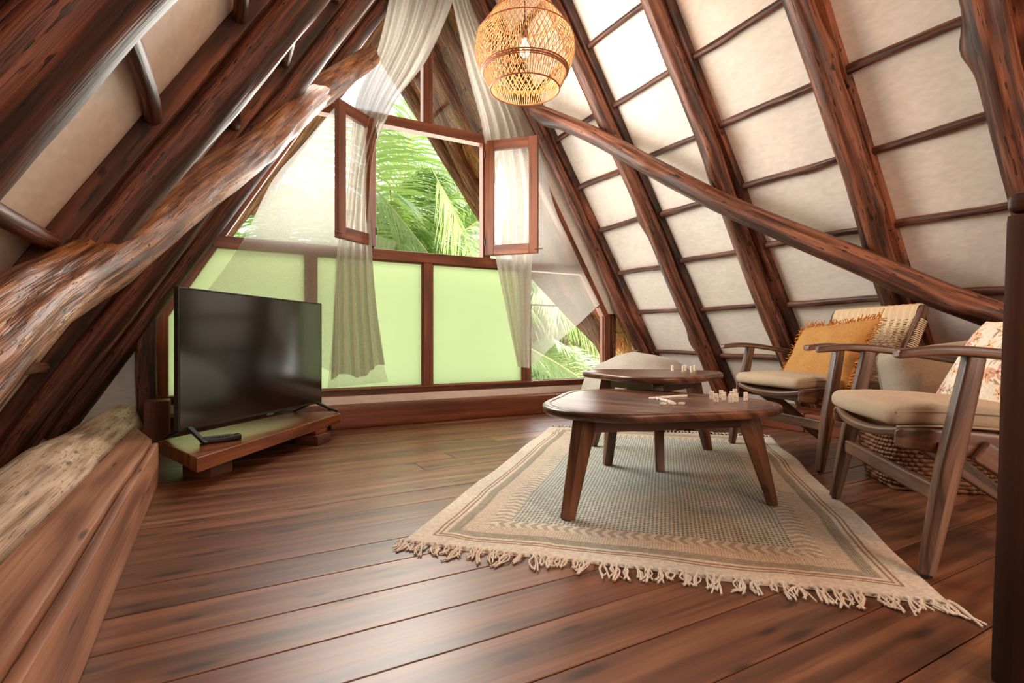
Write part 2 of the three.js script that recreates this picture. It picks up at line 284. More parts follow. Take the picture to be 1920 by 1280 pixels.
// ---------------------------------------------------------------- floor of wide planks
const floor = struct('floor');
part('subfloor', box(5.8, 0.1, 7.6, 1.6, -0.09, -0.65, 'x'), M.sub, floor);
{
  const r = rng(5), pitch = 0.1715;
  for (let i = -25; i <= 17; i++) {
    const v0 = 1.229 + i * pitch, v1 = v0 + pitch - 0.0028 - 0.002 * r(); let x = -1.15; const cut = r() < 0.65 ? [1.0 + 2.6 * r()] : [0.6 + r(), 2.6 + r()];
    if (i === 12) cut.splice(0, 9, 2.05);
    for (const e of [...cut, 4.45]) { part('plank', box(e - x - 0.002, 0.038, v1 - v0, (x + e) / 2, -0.019 - 0.0012 * r(), -(v0 + v1) / 2, 'x', 0.0022), M.floor[Math.floor(r() * 5)], floor); x = e; }
  }
}
// ---------------------------------------------------------------- gable end: window wall
const wallFar = struct('wall_far');
const prism = (pts, v0, v1) => { const s = new THREE.Shape(pts.map(([x, y]) => new THREE.Vector2(x, y))), g = new THREE.ExtrudeGeometry(s, { depth: v1 - v0, bevelEnabled: false }); return grainUV(g, 'x').translate(0, 0, -v1); };
const LX = (y) => 1.56 - 0.59 * (4.0 - y), RX = (y) => 1.56 + 0.617 * (4.0 - y);      // sloping sides of the window opening
part('plaster_strip', prism([[-1.1, -0.05], [4.35, -0.05], [4.25, 0.225], [-1.0, 0.225]], 4.25, 4.4), M.plaster, wallFar);
part('plaster_triangle', prism([[-1.0, 0.2265], [-0.35, 0.2265], [-0.35, 0.8], [1.5, 4.0], [1.5, 4.25], [1.62, 4.3]], 4.25, 4.4), M.plaster, wallFar);
part('plaster_triangle', prism([[3.475, 0.93], [RX(2) + 0.05, 2.0], [1.6, 4.05], [1.5, 4.25], [1.64, 4.35], [4.31 - 0.62 * 0.93 + 0.05, 0.93]], 4.25, 4.4), M.plaster, wallFar);
part('corner_post', hewn(0.06, 0.8, 0.12, { axis: 'y', seed: 4, n: [4, 24, 4] }).translate(3.56, 0.55, -4.33), M.logDark, wallFar);
part('corner_post', hewn(0.11, 0.92, 0.1, { axis: 'y', seed: 7, n: [6, 24, 4], amp: 0.008 }).translate(-0.4, 0.6, -4.22), M.logDark, wallFar);

const win = struct('window_1');
const FB = (x0, x1, y, h, d = 0.085, v = VWIN) => part('rail', box(x1 - x0, h, d, (x0 + x1) / 2, y, -v, 'x', 0.006), M.frame, win);
const FS = (x, y0, y1, w, d = 0.08, v = VWIN) => part('mullion', box(w, y1 - y0, d, x, (y0 + y1) / 2, -v, 'y', 0.006), M.frame, win);
FB(-0.36, 3.5, 0.247, 0.055); FB(LX(1.352) - 0.02, RX(1.352) + 0.02, 1.352, 0.085, 0.09); FB(LX(2.444) - 0.02, RX(2.444) + 0.02, 2.444, 0.085, 0.09);
part('sill_lip', box(3.84, 0.016, 0.11, 1.57, 0.276, -4.285, 'x', 0.004), M.frame, win);
for (const x of [0.622, 1.557, 2.526]) FS(x, 0.265, 1.315, 0.08);
FS(1.557, 2.48, 3.95, 0.085); FS(1.068, 1.39, 2.405, 0.075); FS(2.105, 1.39, 2.405, 0.075); FS(-0.322, 0.25, 0.86, 0.075); FS(3.47, 0.25, 0.92, 0.075);
part('sloping_jamb', loft([P(3.47, 0.9, VWIN), P(1.56, 3.99, VWIN)], [[0.08, 0.075]], new THREE.Vector3(0, 0, 1), { n: 8, M: 16, N: 4 }), M.frame, win);
part('sloping_jamb', loft([P(-0.322, 0.83, VWIN), P(1.56, 3.99, VWIN)], [[0.08, 0.075]], new THREE.Vector3(0, 0, 1), { n: 8, M: 16, N: 4 }), M.frame, win);
// glazing beads around the panes of the lower row, then the panes
const pane = (pts, m, v = VWIN + 0.01) => part('pane', prism(pts, v, v + 0.002), m, win);
const bead = (x0, x1, y0, y1) => part('glazing_bead', [box(x1 - x0, 0.014, 0.012, (x0 + x1) / 2, y0 + 0.007, -4.285, 'x', 0.003), box(x1 - x0, 0.014, 0.012, (x0 + x1) / 2, y1 - 0.007, -4.285, 'x', 0.003), box(0.014, y1 - y0, 0.012, x0 + 0.007, (y0 + y1) / 2, -4.285, 'y', 0.003), box(0.014, y1 - y0, 0.012, x1 - 0.007, (y0 + y1) / 2, -4.285, 'y', 0.003)], M.frame, win);
pane([[-0.3, 0.24], [0.6, 0.24], [0.6, 1.33], [LX(1.33) + 0.01, 1.33], [-0.3, 0.85]], M.frosted);
pane([[0.64, 0.24], [1.53, 0.24], [1.53, 1.33], [0.64, 1.33]], M.frosted); pane([[1.58, 0.24], [2.5, 0.24], [2.5, 1.33], [1.58, 1.33]], M.frosted);
pane([[2.55, 0.24], [3.45, 0.24], [3.45, 0.92], [RX(1.33), 1.33], [2.55, 1.33]], M.glass);
bead(0.662, 1.517, 0.276, 1.31); bead(1.597, 2.486, 0.276, 1.31); bead(2.566, 3.433, 0.276, 1.0);
pane([[LX(1.38), 1.38], [1.05, 1.38], [1.05, 2.42], [LX(2.42), 2.42]], M.glass); pane([[2.13, 1.38], [RX(1.38), 1.38], [RX(2.42), 2.42], [2.13, 2.42]], M.glass);
pane([[LX(2.47), 2.47], [1.53, 2.47], [1.53, 3.94]], M.glass); pane([[1.585, 2.47], [RX(2.47), 2.47], [1.585, 3.95]], M.glass);
pane([[3.52, 0.24], [4.15, 0.24], [3.75, 0.92], [3.52, 0.92]], M.glass);
// the two sashes swing into the room
function casement(hx, hv, w, ang, sgn) {
  const c = new THREE.Group(); c.name = 'casement'; c.position.copy(P(hx, 1.405, hv)); c.rotation.y = ang; win.add(c);
  const H = 1.005, sw = 0.078, X = (x) => sgn * x;
  part('stile', box(sw, H, 0.042, X(sw / 2), H / 2, 0, 'y', 0.004), M.frame, c); part('stile', box(sw, H, 0.042, X(w - sw / 2), H / 2, 0, 'y', 0.004), M.frame, c);
  part('cross_rail', box(w - 2 * sw, 0.088, 0.04, X(w / 2), 0.044, 0, 'x', 0.004), M.frame, c); part('cross_rail', box(w - 2 * sw, 0.088, 0.04, X(w / 2), H - 0.044, 0, 'x', 0.004), M.frame, c);
  part('pane', new THREE.BoxGeometry(w - 2 * sw + 0.01, H - 0.17, 0.003).translate(X(w / 2), H / 2, 0), M.glass, c);
  part('hinge', [0.12, H - 0.12].map((y) => new THREE.CylinderGeometry(0.006, 0.006, 0.06, 10).translate(0, y, 0.02)), M.black, c);
  part('bolt', new THREE.CylinderGeometry(0.005, 0.005, 0.07, 8).rotateZ(Math.PI / 2).translate(X(w + 0.01), 0.035, 0.024), M.frame, c);
}
casement(1.1, 4.25, 0.43, 0.66, -1);
casement(2.075, 4.22, 0.475, -0.80, 1);
// long boxed beam under the window, low kerb beam under the slope
const sillBeam = thing('boxed_beam', 'long red-brown squared beam on the floor beneath the window wall', 'beam');
part('board', hewn(1.0, 0.168, 0.17, { axis: 'x', seed: 21, n: [40, 8, 8], r: 0.012, amp: 0.002 }).translate(0.22, 0.084, -4.16), M.base, sillBeam);
part('board', hewn(3.0, 0.168, 0.175, { axis: 'x', seed: 22, n: [80, 8, 8], r: 0.012, amp: 0.002 }).translate(2.235, 0.084, -4.16), M.base, sillBeam);
const kerb = struct('baseboard_right');
part('board', hewn(0.12, 0.14, 1.86, { seed: 24, r: 0.008, amp: 0.0015 }).translate(3.745, 0.07, -3.265), M.base, kerb);
part('board', hewn(0.12, 0.135, 2.7, { seed: 25, r: 0.008, amp: 0.0015 }).translate(3.745, 0.0675, -0.98), M.base, kerb);
part('ledge', box(0.6, 0.03, 7.0, 4.08, 0.118, -0.7, 'z'), M.base, kerb);
// near gable, closing the room behind the camera
const wallNear = struct('wall_near');
{
  const sh = new THREE.Shape([[-1.3, -0.1], [4.55, -0.1], [1.7, 4.5], [1.55, 4.5]].map(([x, y]) => new THREE.Vector2(x, y)));
  sh.holes.push(new THREE.Path([[0.5, 1.1], [0.5, 2.3], [1.9, 2.3], [1.9, 1.1]].map(([x, y]) => new THREE.Vector2(x, y))));
  part('plaster_gable', grainUV(new THREE.ExtrudeGeometry(sh, { depth: 0.12, bevelEnabled: false }), 'x').translate(0, 0, -VNEAR), M.plaster, wallNear);
  const w2 = struct('added_window_2');  // unseen window, added to go with the fill light from behind
  for (const x of [0.5, 1.2, 1.9]) part('mullion', box(0.06, 1.26, 0.1, x, 1.7, -VNEAR + 0.06, 'y', 0.005), M.frame, w2);
  for (const y of [1.1, 2.3]) part('rail', box(1.46, 0.06, 0.1, 1.2, y, -VNEAR + 0.06, 'x', 0.005), M.frame, w2);
  for (const x of [0.85, 1.55]) part('pane', new THREE.BoxGeometry(0.66, 1.16, 0.003).translate(x, 1.7, -VNEAR + 0.06), M.glass, w2);
}

// ---------------------------------------------------------------- logs and beams along the left side
{
  const t = thing('edge_beam', 'squared old timber beam with a worn crack along the edge of the floor, beside the round log', 'beam');
  const g = hewn(0.128, 0.2, 6.1, { seed: 31, r: 0.012, amp: 0.005, n: [8, 10, 180] }); const p = g.attributes.position;
  for (let i = 0; i < p.count; i++) { const z = p.getZ(i); if (z < -2.4) p.setZ(i, z - (0.064 - p.getX(i)) * 4.2 * clamp((-2.4 - z) / 0.65, 0, 1)); }
  part('timber', g.translate(-0.327, 0.1, 0.05), M.beam, t);
  part('side_board', hewn(0.026, 0.194, 6.0, { seed: 32, r: 0.006, amp: 0.003, n: [4, 10, 180] }).translate(-0.245, 0.097, 0.08), M.beam, t);
  part('end_block', hewn(0.13, 0.29, 0.16, { axis: 'y', seed: 33, r: 0.006, n: [6, 10, 6] }).translate(-0.32, 0.145, -3.98), M.base, thing('corner_block', 'dark brown squared block standing behind the television corner', 'block'));
  part('timber', log([P(-0.55, 0.125, -2.6), P(-0.545, 0.13, 0), P(-0.54, 0.135, 2), P(-0.53, 0.14, 3.2), P(-0.5, 0.16, 3.98)], [0.135, 0.135, 0.13, 0.135, 0.115], { seed: 44, M: 40, per: 34, lump: 0.07, hew: 0.08, knots: 0, wander: 0.012, fine: 0.03 }), M.pale, thing('floor_log', 'thick weathered round log lying on the floor under the dark rafters', 'log'));
}
part('timber', log([P(0.99, 2.80, 4.0), P(0.51, 2.11, 3.36), P(0.035, 1.40, 2.68), P(-0.345, 0.845, 1.92), P(-0.375, 0.68, 1.45), P(-0.41, 0.42, 0.75), P(-0.44, 0.1, -0.1)], [0.076, 0.078, 0.08, 0.08, 0.08, 0.084, 0.09], { seed: 58, M: 48, per: 44, lump: 0.08, hew: 0.14, fine: 0.08, knots: 0, wander: 0.018 }), M.hewn, thing('brace_log', 'rough hewn golden brown log slanting across the slope above the television', 'brace'));
part('timber', log([P(2.40, 2.65, 3.93), P(2.62, 2.30, 3.40), P(2.875, 1.879, 2.858), P(3.104, 1.51, 2.36), P(3.329, 1.148, 1.798), P(3.47, 0.92, 1.451), P(3.557, 0.779, 1.193), P(3.85, 0.3, 0.4)], [0.062, 0.068, 0.072, 0.076, 0.08], { seed: 62, M: 28, per: 24, lump: 0.07, hew: 0.05, knots: 4, wander: 0.012 }), M.log, thing('brace_pole', 'smooth round pole slanting down across the white slope above the armchairs', 'brace'));

// ---------------------------------------------------------------- thatched eave outside the window
const strawM = std({ color: 0xe8bc80, roughness: 0.9 }), strawM2 = std({ color: 0xb88858, roughness: 0.9 });
{
  const t = thing('thatched_eave', 'thatched roof eave on round poles outside the window', 'eave');
  const vOut = (y) => y > 2.2 ? 5.95 + 0.16 * Math.min(2, y - 2.2) : 5.95 - 0.72 * Math.pow(2.2 - y, 1.05) * 0.95;
  for (const s of ['right', 'left']) {
    const slab = (o) => surf(4, 40, (u, k) => { const y = lerp(0.55, 4.35, k); return onSlope(s, y, lerp(4.41, vOut(y) + 0.1, u), o); }, 2, 5);
    part('thatch_bed', [slab(-0.13), slab(-0.4)], strawM2, t);
    const edge = []; for (let y = 0.6; y <= 4.2; y += 0.4) edge.push(onSlope(s, y, vOut(y), -0.04));
    part('pole', log(edge, [0.08, 0.085], { seed: 51 + s.length, M: 16, per: 10, knots: 3, lump: 0.1 }), M.hewn, t);
    for (const [v, r, y0] of [[4.8, 0.06, -0.5], [5.2, 0.065, 1.15], [5.7, 0.065, 1.9]]) part('pole', log([onSlope(s, y0, v), onSlope(s, 2.6, v + 0.03), onSlope(s, 4.15, v)], [r * 1.1, r], { seed: Math.round(v * 10) + s.length, M: 16, per: 10, knots: 3, lump: 0.1 }), M.hewn, t);
    for (let j = 0; j < 10; j++) { const y = 0.7 + j * 0.36; part('crosspole', log([onSlope(s, y, 4.44, -0.09), onSlope(s, y + 0.02, vOut(y) - 0.02, -0.09)], [0.022, 0.02], { seed: 300 + j, M: 8, per: 6, wander: 0.01 }), M.hewn, t); }
    const r = rng(s.length), n = 5200, g = new THREE.CylinderGeometry(0.0024, 0.0013, 1, 4, 1), im = new THREE.InstancedMesh(g, strawM, n), q = new THREE.Quaternion(), m = new THREE.Matrix4(), up = new THREE.Vector3(0, 1, 0), c = new THREE.Color();
    for (let i = 0; i < n; i++) {
      const y = 0.55 + r() * 3.7, v = 4.44 + r() * (vOut(y) - 4.4), d = slope[s].d.clone().add(new THREE.Vector3((r() - 0.5) * 0.35, (r() - 0.5) * 0.35, (r() - 0.5) * 0.8)).normalize();
      m.compose(onSlope(s, y, v, -0.115 + 0.035 * r()), q.setFromUnitVectors(up, d), new THREE.Vector3(1 + r(), 0.15 + 0.3 * r(), 1 + r())); im.setMatrixAt(i, m); im.setColorAt(i, c.setRGB(0.55 + 0.8 * r(), 0.5 + 0.6 * r(), 0.42 + 0.42 * r()));
    }
    im.name = 'straw'; im.userData.kind = 'stuff'; im.castShadow = im.receiveShadow = true; t.add(im);
  }
}

// ---------------------------------------------------------------- television on its low bench
const TVX = 0.237, TVV = 3.52, TVA = 0.848;
{
  const t = thing('bench', 'low plank bench with chamfered end and block feet under the television', 'bench');
  const out = [[-0.249, 3.226], [-0.072, 2.676], [0.75, 3.83], [0.745, 3.93], [0.62, 4.045], [0.47, 4.045], [-0.07, 3.436]].map(([x, v]) => new THREE.Vector2(x, -v));
  const split = 4, s = new THREE.Shape(out.map((p) => new THREE.Vector2(p.x, -p.y)));
  const g = new THREE.ExtrudeGeometry(s, { depth: 0.056, bevelEnabled: true, bevelThickness: 0.004, bevelSize: 0.005, bevelSegments: 2 });
  g.rotateX(-Math.PI / 2); g.rotateY(0.95); grainUV(g, 'z', 0.3, 0.2); g.rotateY(-0.95); g.translate(0, 0.093, 0);
  part('top_board', g, M.bench, t);
  for (const [x, v] of [[-0.035, 3.05], [0.545, 3.62]]) {
    const l = new THREE.Group(); l.name = 'leg'; l.position.copy(P(x, 0, v)); l.rotation.y = 0.86; t.add(l);
    part('block', hewn(0.15, 0.062, 0.165, { axis: 'x', r: 0.006, n: [8, 4, 8], seed: x * 9 }).translate(0, 0.031, 0), M.benchLeg, l);
    part('block', hewn(0.12, 0.03, 0.12, { axis: 'x', r: 0.004, n: [8, 4, 8], seed: x * 7 }).translate(0.01, 0.077, -0.01), M.bench, l);
  }
}
{
  const t = thing('television', 'large flat black television on splayed feet standing on the low bench', 'television', null, P(TVX, 0, TVV)); t.rotation.y = TVA;
  part('screen', new THREE.BoxGeometry(1.215, 0.682, 0.004).translate(0, 0.571, 0.012), M.screen, t);
  part('bezel', [box(1.235, 0.016, 0.028, 0, 0.224, 0, 'x', 0.003), box(1.235, 0.01, 0.028, 0, 0.917, 0, 'x', 0.003), box(0.01, 0.69, 0.028, -0.6125, 0.57, 0, 'y', 0.003), box(0.01, 0.69, 0.028, 0.6125, 0.57, 0, 'y', 0.003)], std({ color: 0x23241f, roughness: 0.4 }), t);
  part('back_shell', [box(1.2, 0.67, 0.02, 0, 0.571, -0.012, 'x', 0.006), box(0.9, 0.34, 0.04, 0, 0.42, -0.035, 'x', 0.012)], M.black, t);
  part('badge', box(0.06, 0.012, 0.006, 0.06, 0.212, 0.012, 'x', 0.001), std({ color: 0x777772, roughness: 0.3, metalness: 0.6 }), t);
  for (const s of [-1, 1]) part('foot', [1, -1].map((k) => loft([new THREE.Vector3(s * 0.55, 0.225, k * 0.012), new THREE.Vector3(s * 0.567 + k * s * 0.03, 0.162, k * 0.15)], [[0.03, 0.014], [0.024, 0.014]], new THREE.Vector3(1, 0, 0), { n: 6, M: 12, N: 3 })), M.black, t);
}
{
  const t = thing('remote_control', 'black remote control with rubber buttons lying on the bench before the television', 'remote', null, P(0.02, 0.1535, 3.04)); t.rotation.y = 0.3; t.scale.set(1.05, 1.45, 1.2);
  part('shell', loft([new THREE.Vector3(-0.085, 0.011, 0), new THREE.Vector3(0, 0.009, 0), new THREE.Vector3(0.085, 0.011, 0)], [[0.044, 0.02], [0.05, 0.018], [0.044, 0.022]], new THREE.Vector3(0, 0, 1), { n: 5, M: 20, N: 8 }), M.black, t);
  const bm = std({ color: 0x5a5d58, roughness: 0.6 });
  for (let i = 0; i < 10; i++) for (let j = 0; j < 3; j++) part('button', new RoundedBoxGeometry(0.009, 0.004, 0.009, 1, 0.0015).translate(-0.066 + i * 0.0125, 0.0205, -0.013 + j * 0.013), bm, t);
}

// ---------------------------------------------------------------- the two coffee tables
function pick(cx, cv, R, phi0, y, k = 0.22) {          // rounded triangular top with a grooved rim
  const rr = (p) => R * (1 - k * (1 - Math.cos(3 * (p - phi0))) / 2), prof = [[0.2, -0.036], [0.03, -0.036], [0.012, -0.034], [0.002, -0.026], [0, -0.012], [0.003, -0.004], [0.01, 0], [0.028, 0], [0.031, -0.0035], [0.036, -0.0035], [0.039, -0.0005], [0.1, -0.0005], [0.3, -0.0005]];
  const n = 96, pos = [], uv = [], idx = [];
  prof.forEach(([d, h]) => { for (let i = 0; i <= n; i++) { const p = i / n * 6.28318, q = Math.max(rr(p) - d, 0.02), x = q * Math.cos(p), v = q * Math.sin(p); pos.push(x, h, -v); uv.push(x * 0.94 + v * 0.34 + 3 + h, v * 0.94 - x * 0.34 + 3); } });
  for (let j = 0; j < prof.length - 1; j++) for (let i = 0; i < n; i++) { const o = j * (n + 1) + i; idx.push(o, o + 1, o + n + 1, o + 1, o + n + 2, o + n + 1); }
  for (const [row, s] of [[0, 0], [prof.length - 1, 1]]) { const b = pos.length / 3; pos.push(0, prof[row][1], 0); uv.push(3, 3); for (let i = 0; i < n; i++) s ? idx.push(b, row * (n + 1) + i, row * (n + 1) + i + 1) : idx.push(b, row * (n + 1) + i + 1, row * (n + 1) + i); }
  const g = new THREE.BufferGeometry(); g.setAttribute('position', new THREE.Float32BufferAttribute(pos, 3)); g.setAttribute('uv', new THREE.Float32BufferAttribute(uv, 2)); g.setIndex(idx); g.computeVertexNormals(); return g;
}
function coffeeTable(label, cx, cv, y, R, feet, topIn) {
  const t = thing('coffee_table', label, 'table', null, P(cx, 0, cv)), ang = feet.map(([x, v]) => Math.atan2(v - cv, x - cx));
  const top = part('tabletop', pick(cx, cv, R, ang[0], y), M.walnut, t); top.position.y = y;
  const L = feet.map(([x, v]) => ({ f: new THREE.Vector3(x - cx, 0.004, -(v - cv)), h: new THREE.Vector3((x - cx) * topIn, y - 0.037, -(v - cv) * topIn) }));
  L.forEach(({ f, h }) => { const out = new THREE.Vector3(f.x, 0, f.z).normalize(), side = new THREE.Vector3(-out.z, 0, out.x); part('leg', loft([f, h], [[0.042, 0.04], [0.056, 0.088]], side, { n: 9, M: 20, N: 5, bevel: 0.06 }), M.walnutLeg, t); });
  for (let i = 0; i < 3; i++) { const a = L[i].h.clone().setY(y - 0.066), b = L[(i + 1) % 3].h.clone().setY(y - 0.066); part('apron', loft([a.clone().lerp(b, 0.02), b.clone().lerp(a, 0.02)], [[0.058, 0.024]], new THREE.Vector3(0, 1, 0), { n: 10, M: 16, N: 2, bevel: 0.02 }), M.walnut, t); }
}
coffeeTable('low dark wooden coffee table with rounded triangular top, standing in front on the rug', 1.623, 1.726, 0.405, 0.525, [[1.124, 1.609], [1.943, 1.357], [1.801, 2.213]], 0.8);
coffeeTable('taller and smaller dark wooden table behind the low coffee table', 2.183, 2.28, 0.478, 0.43, [[1.934, 1.968], [2.572, 2.222], [2.043, 2.65]], 0.7);

// ---------------------------------------------------------------- dominoes
{
  const ivory = std({ color: 0xf6f0e4, roughness: 0.35 }), ink = std({ color: 0x2a2622, roughness: 0.6 }), r = rng(9);
  const LN = 0.036, WD = 0.018, TH = 0.0085;
  const tileG = new RoundedBoxGeometry(LN, TH, WD, 2, 0.0018);
  const face = (a, b) => {                               // dots and dividing line for one tile
    const at = { 1: [[0, 0]], 2: [[-1, -1], [1, 1]], 3: [[-1, -1], [0, 0], [1, 1]], 4: [[-1, -1], [1, 1], [-1, 1], [1, -1]], 5: [[-1, -1], [1, 1], [-1, 1], [1, -1], [0, 0]], 6: [[-1, -1], [1, 1], [-1, 1], [1, -1], [-1, 0], [1, 0]] }, l = [];
    [[a, -LN / 4], [b, LN / 4]].forEach(([k, x]) => at[k].forEach(([p, q]) => l.push(new THREE.CylinderGeometry(0.0014, 0.0014, 0.0006, 8).translate(x + p * 0.0048, TH / 2, q * 0.0048))));
    l.push(new THREE.BoxGeometry(0.0008, 0.0006, WD * 0.8).translate(0, TH / 2, 0)); return merge(l);
  };
  const faces = [face(3, 5), face(5, 2), face(2, 6), face(6, 4), face(4, 1)];
  function domino(label, group, pos, yaw, up, k) {
    const t = thing('domino', label, 'domino', group, pos); t.rotation.y = yaw;
    const b = part('tile', tileG, ivory, t), p = part('dots', faces[k % 5], ink, t);
    for (const m of [b, p]) { if (up) { m.rotation.z = Math.PI / 2; m.position.y = LN / 2; if (m === p) m.rotation.z = Math.PI / 2; } else m.position.y = TH / 2; }
  }
  const flat = [[1.665, 1.735, 0.0], [1.703, 1.737, 0.03], [1.741, 1.738, 0.03], [1.779, 1.740, 0.03], [1.817, 1.741, 0.03], [1.855, 1.742, 0.03], [1.668, 1.702, -1.0], [1.656, 1.664, -1.25], [1.641, 1.626, -1.2], [1.622, 1.588, -1.0], [1.585, 1.545, -0.42], [1.55, 1.56, -0.42], [1.62, 1.53, -0.42]];
  const nth = ['first', 'second', 'third', 'fourth', 'fifth', 'last'], flatLabel = (i) => i < 6 ? `ivory domino lying flat, ${nth[i]} from the left in the far straight row of the chain` : i < 10 ? `ivory domino lying flat, ${nth[i - 6]} in the slanting run joining the two rows of the chain` : `ivory domino lying flat in the near row of the chain, ${['in the middle', 'at its left end', 'at its right end'][i - 10]}`;
  flat.forEach(([x, v, a], i) => domino(flatLabel(i), 'dominoes laid in a chain', P(x, 0.4047, v), -a, false, i));
  const hand = ['leftmost of the standing dominoes on the low table, at the back', 'leftmost front domino standing on the low table', 'second standing domino from the left, behind its partner', 'second front domino standing on the low table', 'third front domino standing on the low table', 'standing domino just behind the third front one', 'fourth front domino standing on the low table', 'standing domino farthest back on the low table', 'rightmost domino standing on the low table, turned flat towards the window'];
  [[1.875, 1.6, 0.5], [1.81, 1.522, 0.5], [1.95, 1.612, 0.7], [1.885, 1.545, 0.7], [1.845, 1.478, 0.6], [1.94, 1.548, 0.6], [1.885, 1.484, 0.6], [2.05, 1.62, 1.0], [1.96, 1.495, 1.45]].forEach(([x, v, a], i) => domino('ivory ' + hand[i], 'dominoes standing on the low table', P(x, 0.4047, v), a, true, i));
  const hand2 = ['leftmost domino standing on the taller table', 'second domino from the left standing on the taller table', 'domino half hidden behind its neighbours on the taller table', 'rightmost domino standing on the taller table', 'domino at the right rear of the row on the taller table'];
  [[2.36, 2.3, 1.75], [2.385, 2.24, 1.75], [2.45, 2.285, 1.8], [2.37, 2.165, 1.75], [2.475, 2.235, 1.8]].forEach(([x, v, a], i) => domino('ivory ' + hand2[i], 'dominoes standing on the taller table', P(x, 0.4777, v), a, true, i + 2));
}

// ---------------------------------------------------------------- rug
{
  const W = 1.53, L = 2.4, t = thing('rug', 'handwoven cream and grey rug with striped border under the tables', 'rug', null, P(1.91, 0, 2.01)); t.rotation.y = -0.785;
  const map = tex(1024, 1536, (u, v) => {
    const x = Math.min(u, 1 - u) * W, y = Math.min(v, 1 - v) * L, d = Math.min(x, y), px = u * W, py = v * L, n = fbm(u, v, 200, 300, 3, 2), blot = fbm(u, v, 5, 7, 9, 4);
    let c = [200, 191, 178]; const st = 0.5 + 0.5 * Math.sin((x < y ? py : px) * 700);
    if (d > 0.075 && d < 0.083 || d > 0.092 && d < 0.1) c = [150, 122, 98];
    if (d > 0.115 && d < 0.155) c = Math.sin(d * 900) > -0.3 ? [126, 122, 110] : [186, 174, 154];
    if (d > 0.155 && d < 0.22) c = mix3([178, 164, 146], [202, 190, 172], st);
    if (d > 0.22 && d < 0.29) { const a = x < y ? py : px, z = Math.abs(((a * 26 + (d - 0.22) * 14 * ((d < 0.255) ? 1 : -1)) % 1 + 1) % 1 - 0.5); c = z > 0.25 ? [202, 194, 179] : [164, 154, 137]; }
    if (d >= 0.29) { const p = Math.sin(px * 430) * 0.5 + 0.5, q = Math.sin(py * 330) * 0.5 + 0.5; c = mix3([188, 191, 180], [98, 104, 98], clamp(p * q * 1.7 - 0.15, 0, 1)); }
    const m = 1 + 0.22 * (n - 0.5) + 0.16 * (blot - 0.5); return [c[0] * m, c[1] * m, c[2] * m];
  });
  map.wrapS = map.wrapT = THREE.ClampToEdgeWrapping;
  const rm = std({ map, bumpMap: map, bumpScale: 0.003, roughness: 0.95 });
  const h = (x, z) => 0.005 + 0.005 * Math.max(0, noise3(x * 5, 3, z * 5)) + 0.004 * Math.max(0, noise3(x * 13, 8, z * 9)) + 0.01 * Math.exp(-Math.pow((z + 0.92 + 0.1 * noise3(x * 3, 1, 1)) / 0.018, 2)) * clamp(0.5 - x * 1.4, 0, 1);
  const g = surf(150, 220, (u, v) => { const x = (u - 0.5) * W + 0.012 * noise3(v * 7, 4, u > 0.5 ? 1 : 9) * Math.abs(2 * u - 1), z = (v - 0.5) * L + 0.012 * noise3(u * 6, 2, v > 0.5 ? 1 : 5) * Math.abs(2 * v - 1), e = Math.min(u, 1 - u, v, 1 - v) < 0.001 ? 0.0012 : h(x, z); return new THREE.Vector3(x, e, z); });
  g.index.array.reverse(); g.computeVertexNormals();
  part('woven_body', g, rm, t);
  const r = rng(77), fm = std({ color: 0xd6cabb, roughness: 1 });
  for (const s of [-1, 1]) {
    const l = [];
    for (let i = 0; i < 64; i++) {
      const x = (i + 0.5) / 64 * W - W / 2 + 0.008 * (r() - 0.5), z0 = s * (L / 2 - 0.008), len = 0.05 + 0.05 * r(), lean = (r() - 0.5) * 0.07;
      for (let k = 0; k < 4; k++) { const a = (r() - 0.5) * 0.03, w = (r() - 0.5) * 0.03; l.push(tube([new THREE.Vector3(x + (k - 1.5) * 0.002, 0.009, z0), new THREE.Vector3(x + lean * 0.3, 0.009 + 0.006 * r(), z0 + s * 0.02), new THREE.Vector3(x + lean * 0.5 + w, 0.006 + 0.006 * r(), z0 + s * len * 0.6), new THREE.Vector3(x + lean + a, 0.004, z0 + s * len * (0.85 + 0.3 * r()))], 0.0032 - 0.0004 * k, 8, 5)); }
      l.push(new THREE.SphereGeometry(0.006, 8, 6).scale(1, 0.9, 1.2).translate(x, 0.009, z0 + s * 0.004));
    }
    part('fringe', l, fm, t, 'stuff');
  }
}

// ---------------------------------------------------------------- lounge chairs
const fabric = (c, o = {}) => phy({ color: c, map: rep(T.linen, 5, 5), bumpMap: rep(T.linen, 5, 5), bumpScale: 0.0008, roughness: 0.9, sheen: 0.3, sheenRoughness: 0.6, sheenColor: new THREE.Color(c), ...o });
function puff(w, h, d, { dome = 0.3, r = 0.03, wr = 0.003, seed = 1, n = [28, 8, 28] } = {}) {
  const g = new THREE.BoxGeometry(w, h, d, ...n), p = g.attributes.position, v = new THREE.Vector3(), q = new THREE.Vector3();
  for (let i = 0; i < p.count; i++) {
    v.fromBufferAttribute(p, i); q.set(clamp(v.x, -w / 2 + r, w / 2 - r), clamp(v.y, -h / 2 + r, h / 2 - r), clamp(v.z, -d / 2 + r, d / 2 - r)); const l = v.distanceTo(q); if (l > 1e-6) v.sub(q).multiplyScalar(r / l).add(q);
    const e = (1 - Math.pow(2 * Math.abs(v.x) / w, 2)) * (1 - Math.pow(2 * Math.abs(v.z) / d, 2)); v.y += Math.sign(v.y) * dome * h * Math.max(0, e) * (v.y > 0 ? 1 : 0.15); v.y += wr * noise3(v.x * 9 + seed, 1, v.z * 26); p.setXYZ(i, v.x, v.y, v.z);
  }
  return smoothed(g);
}
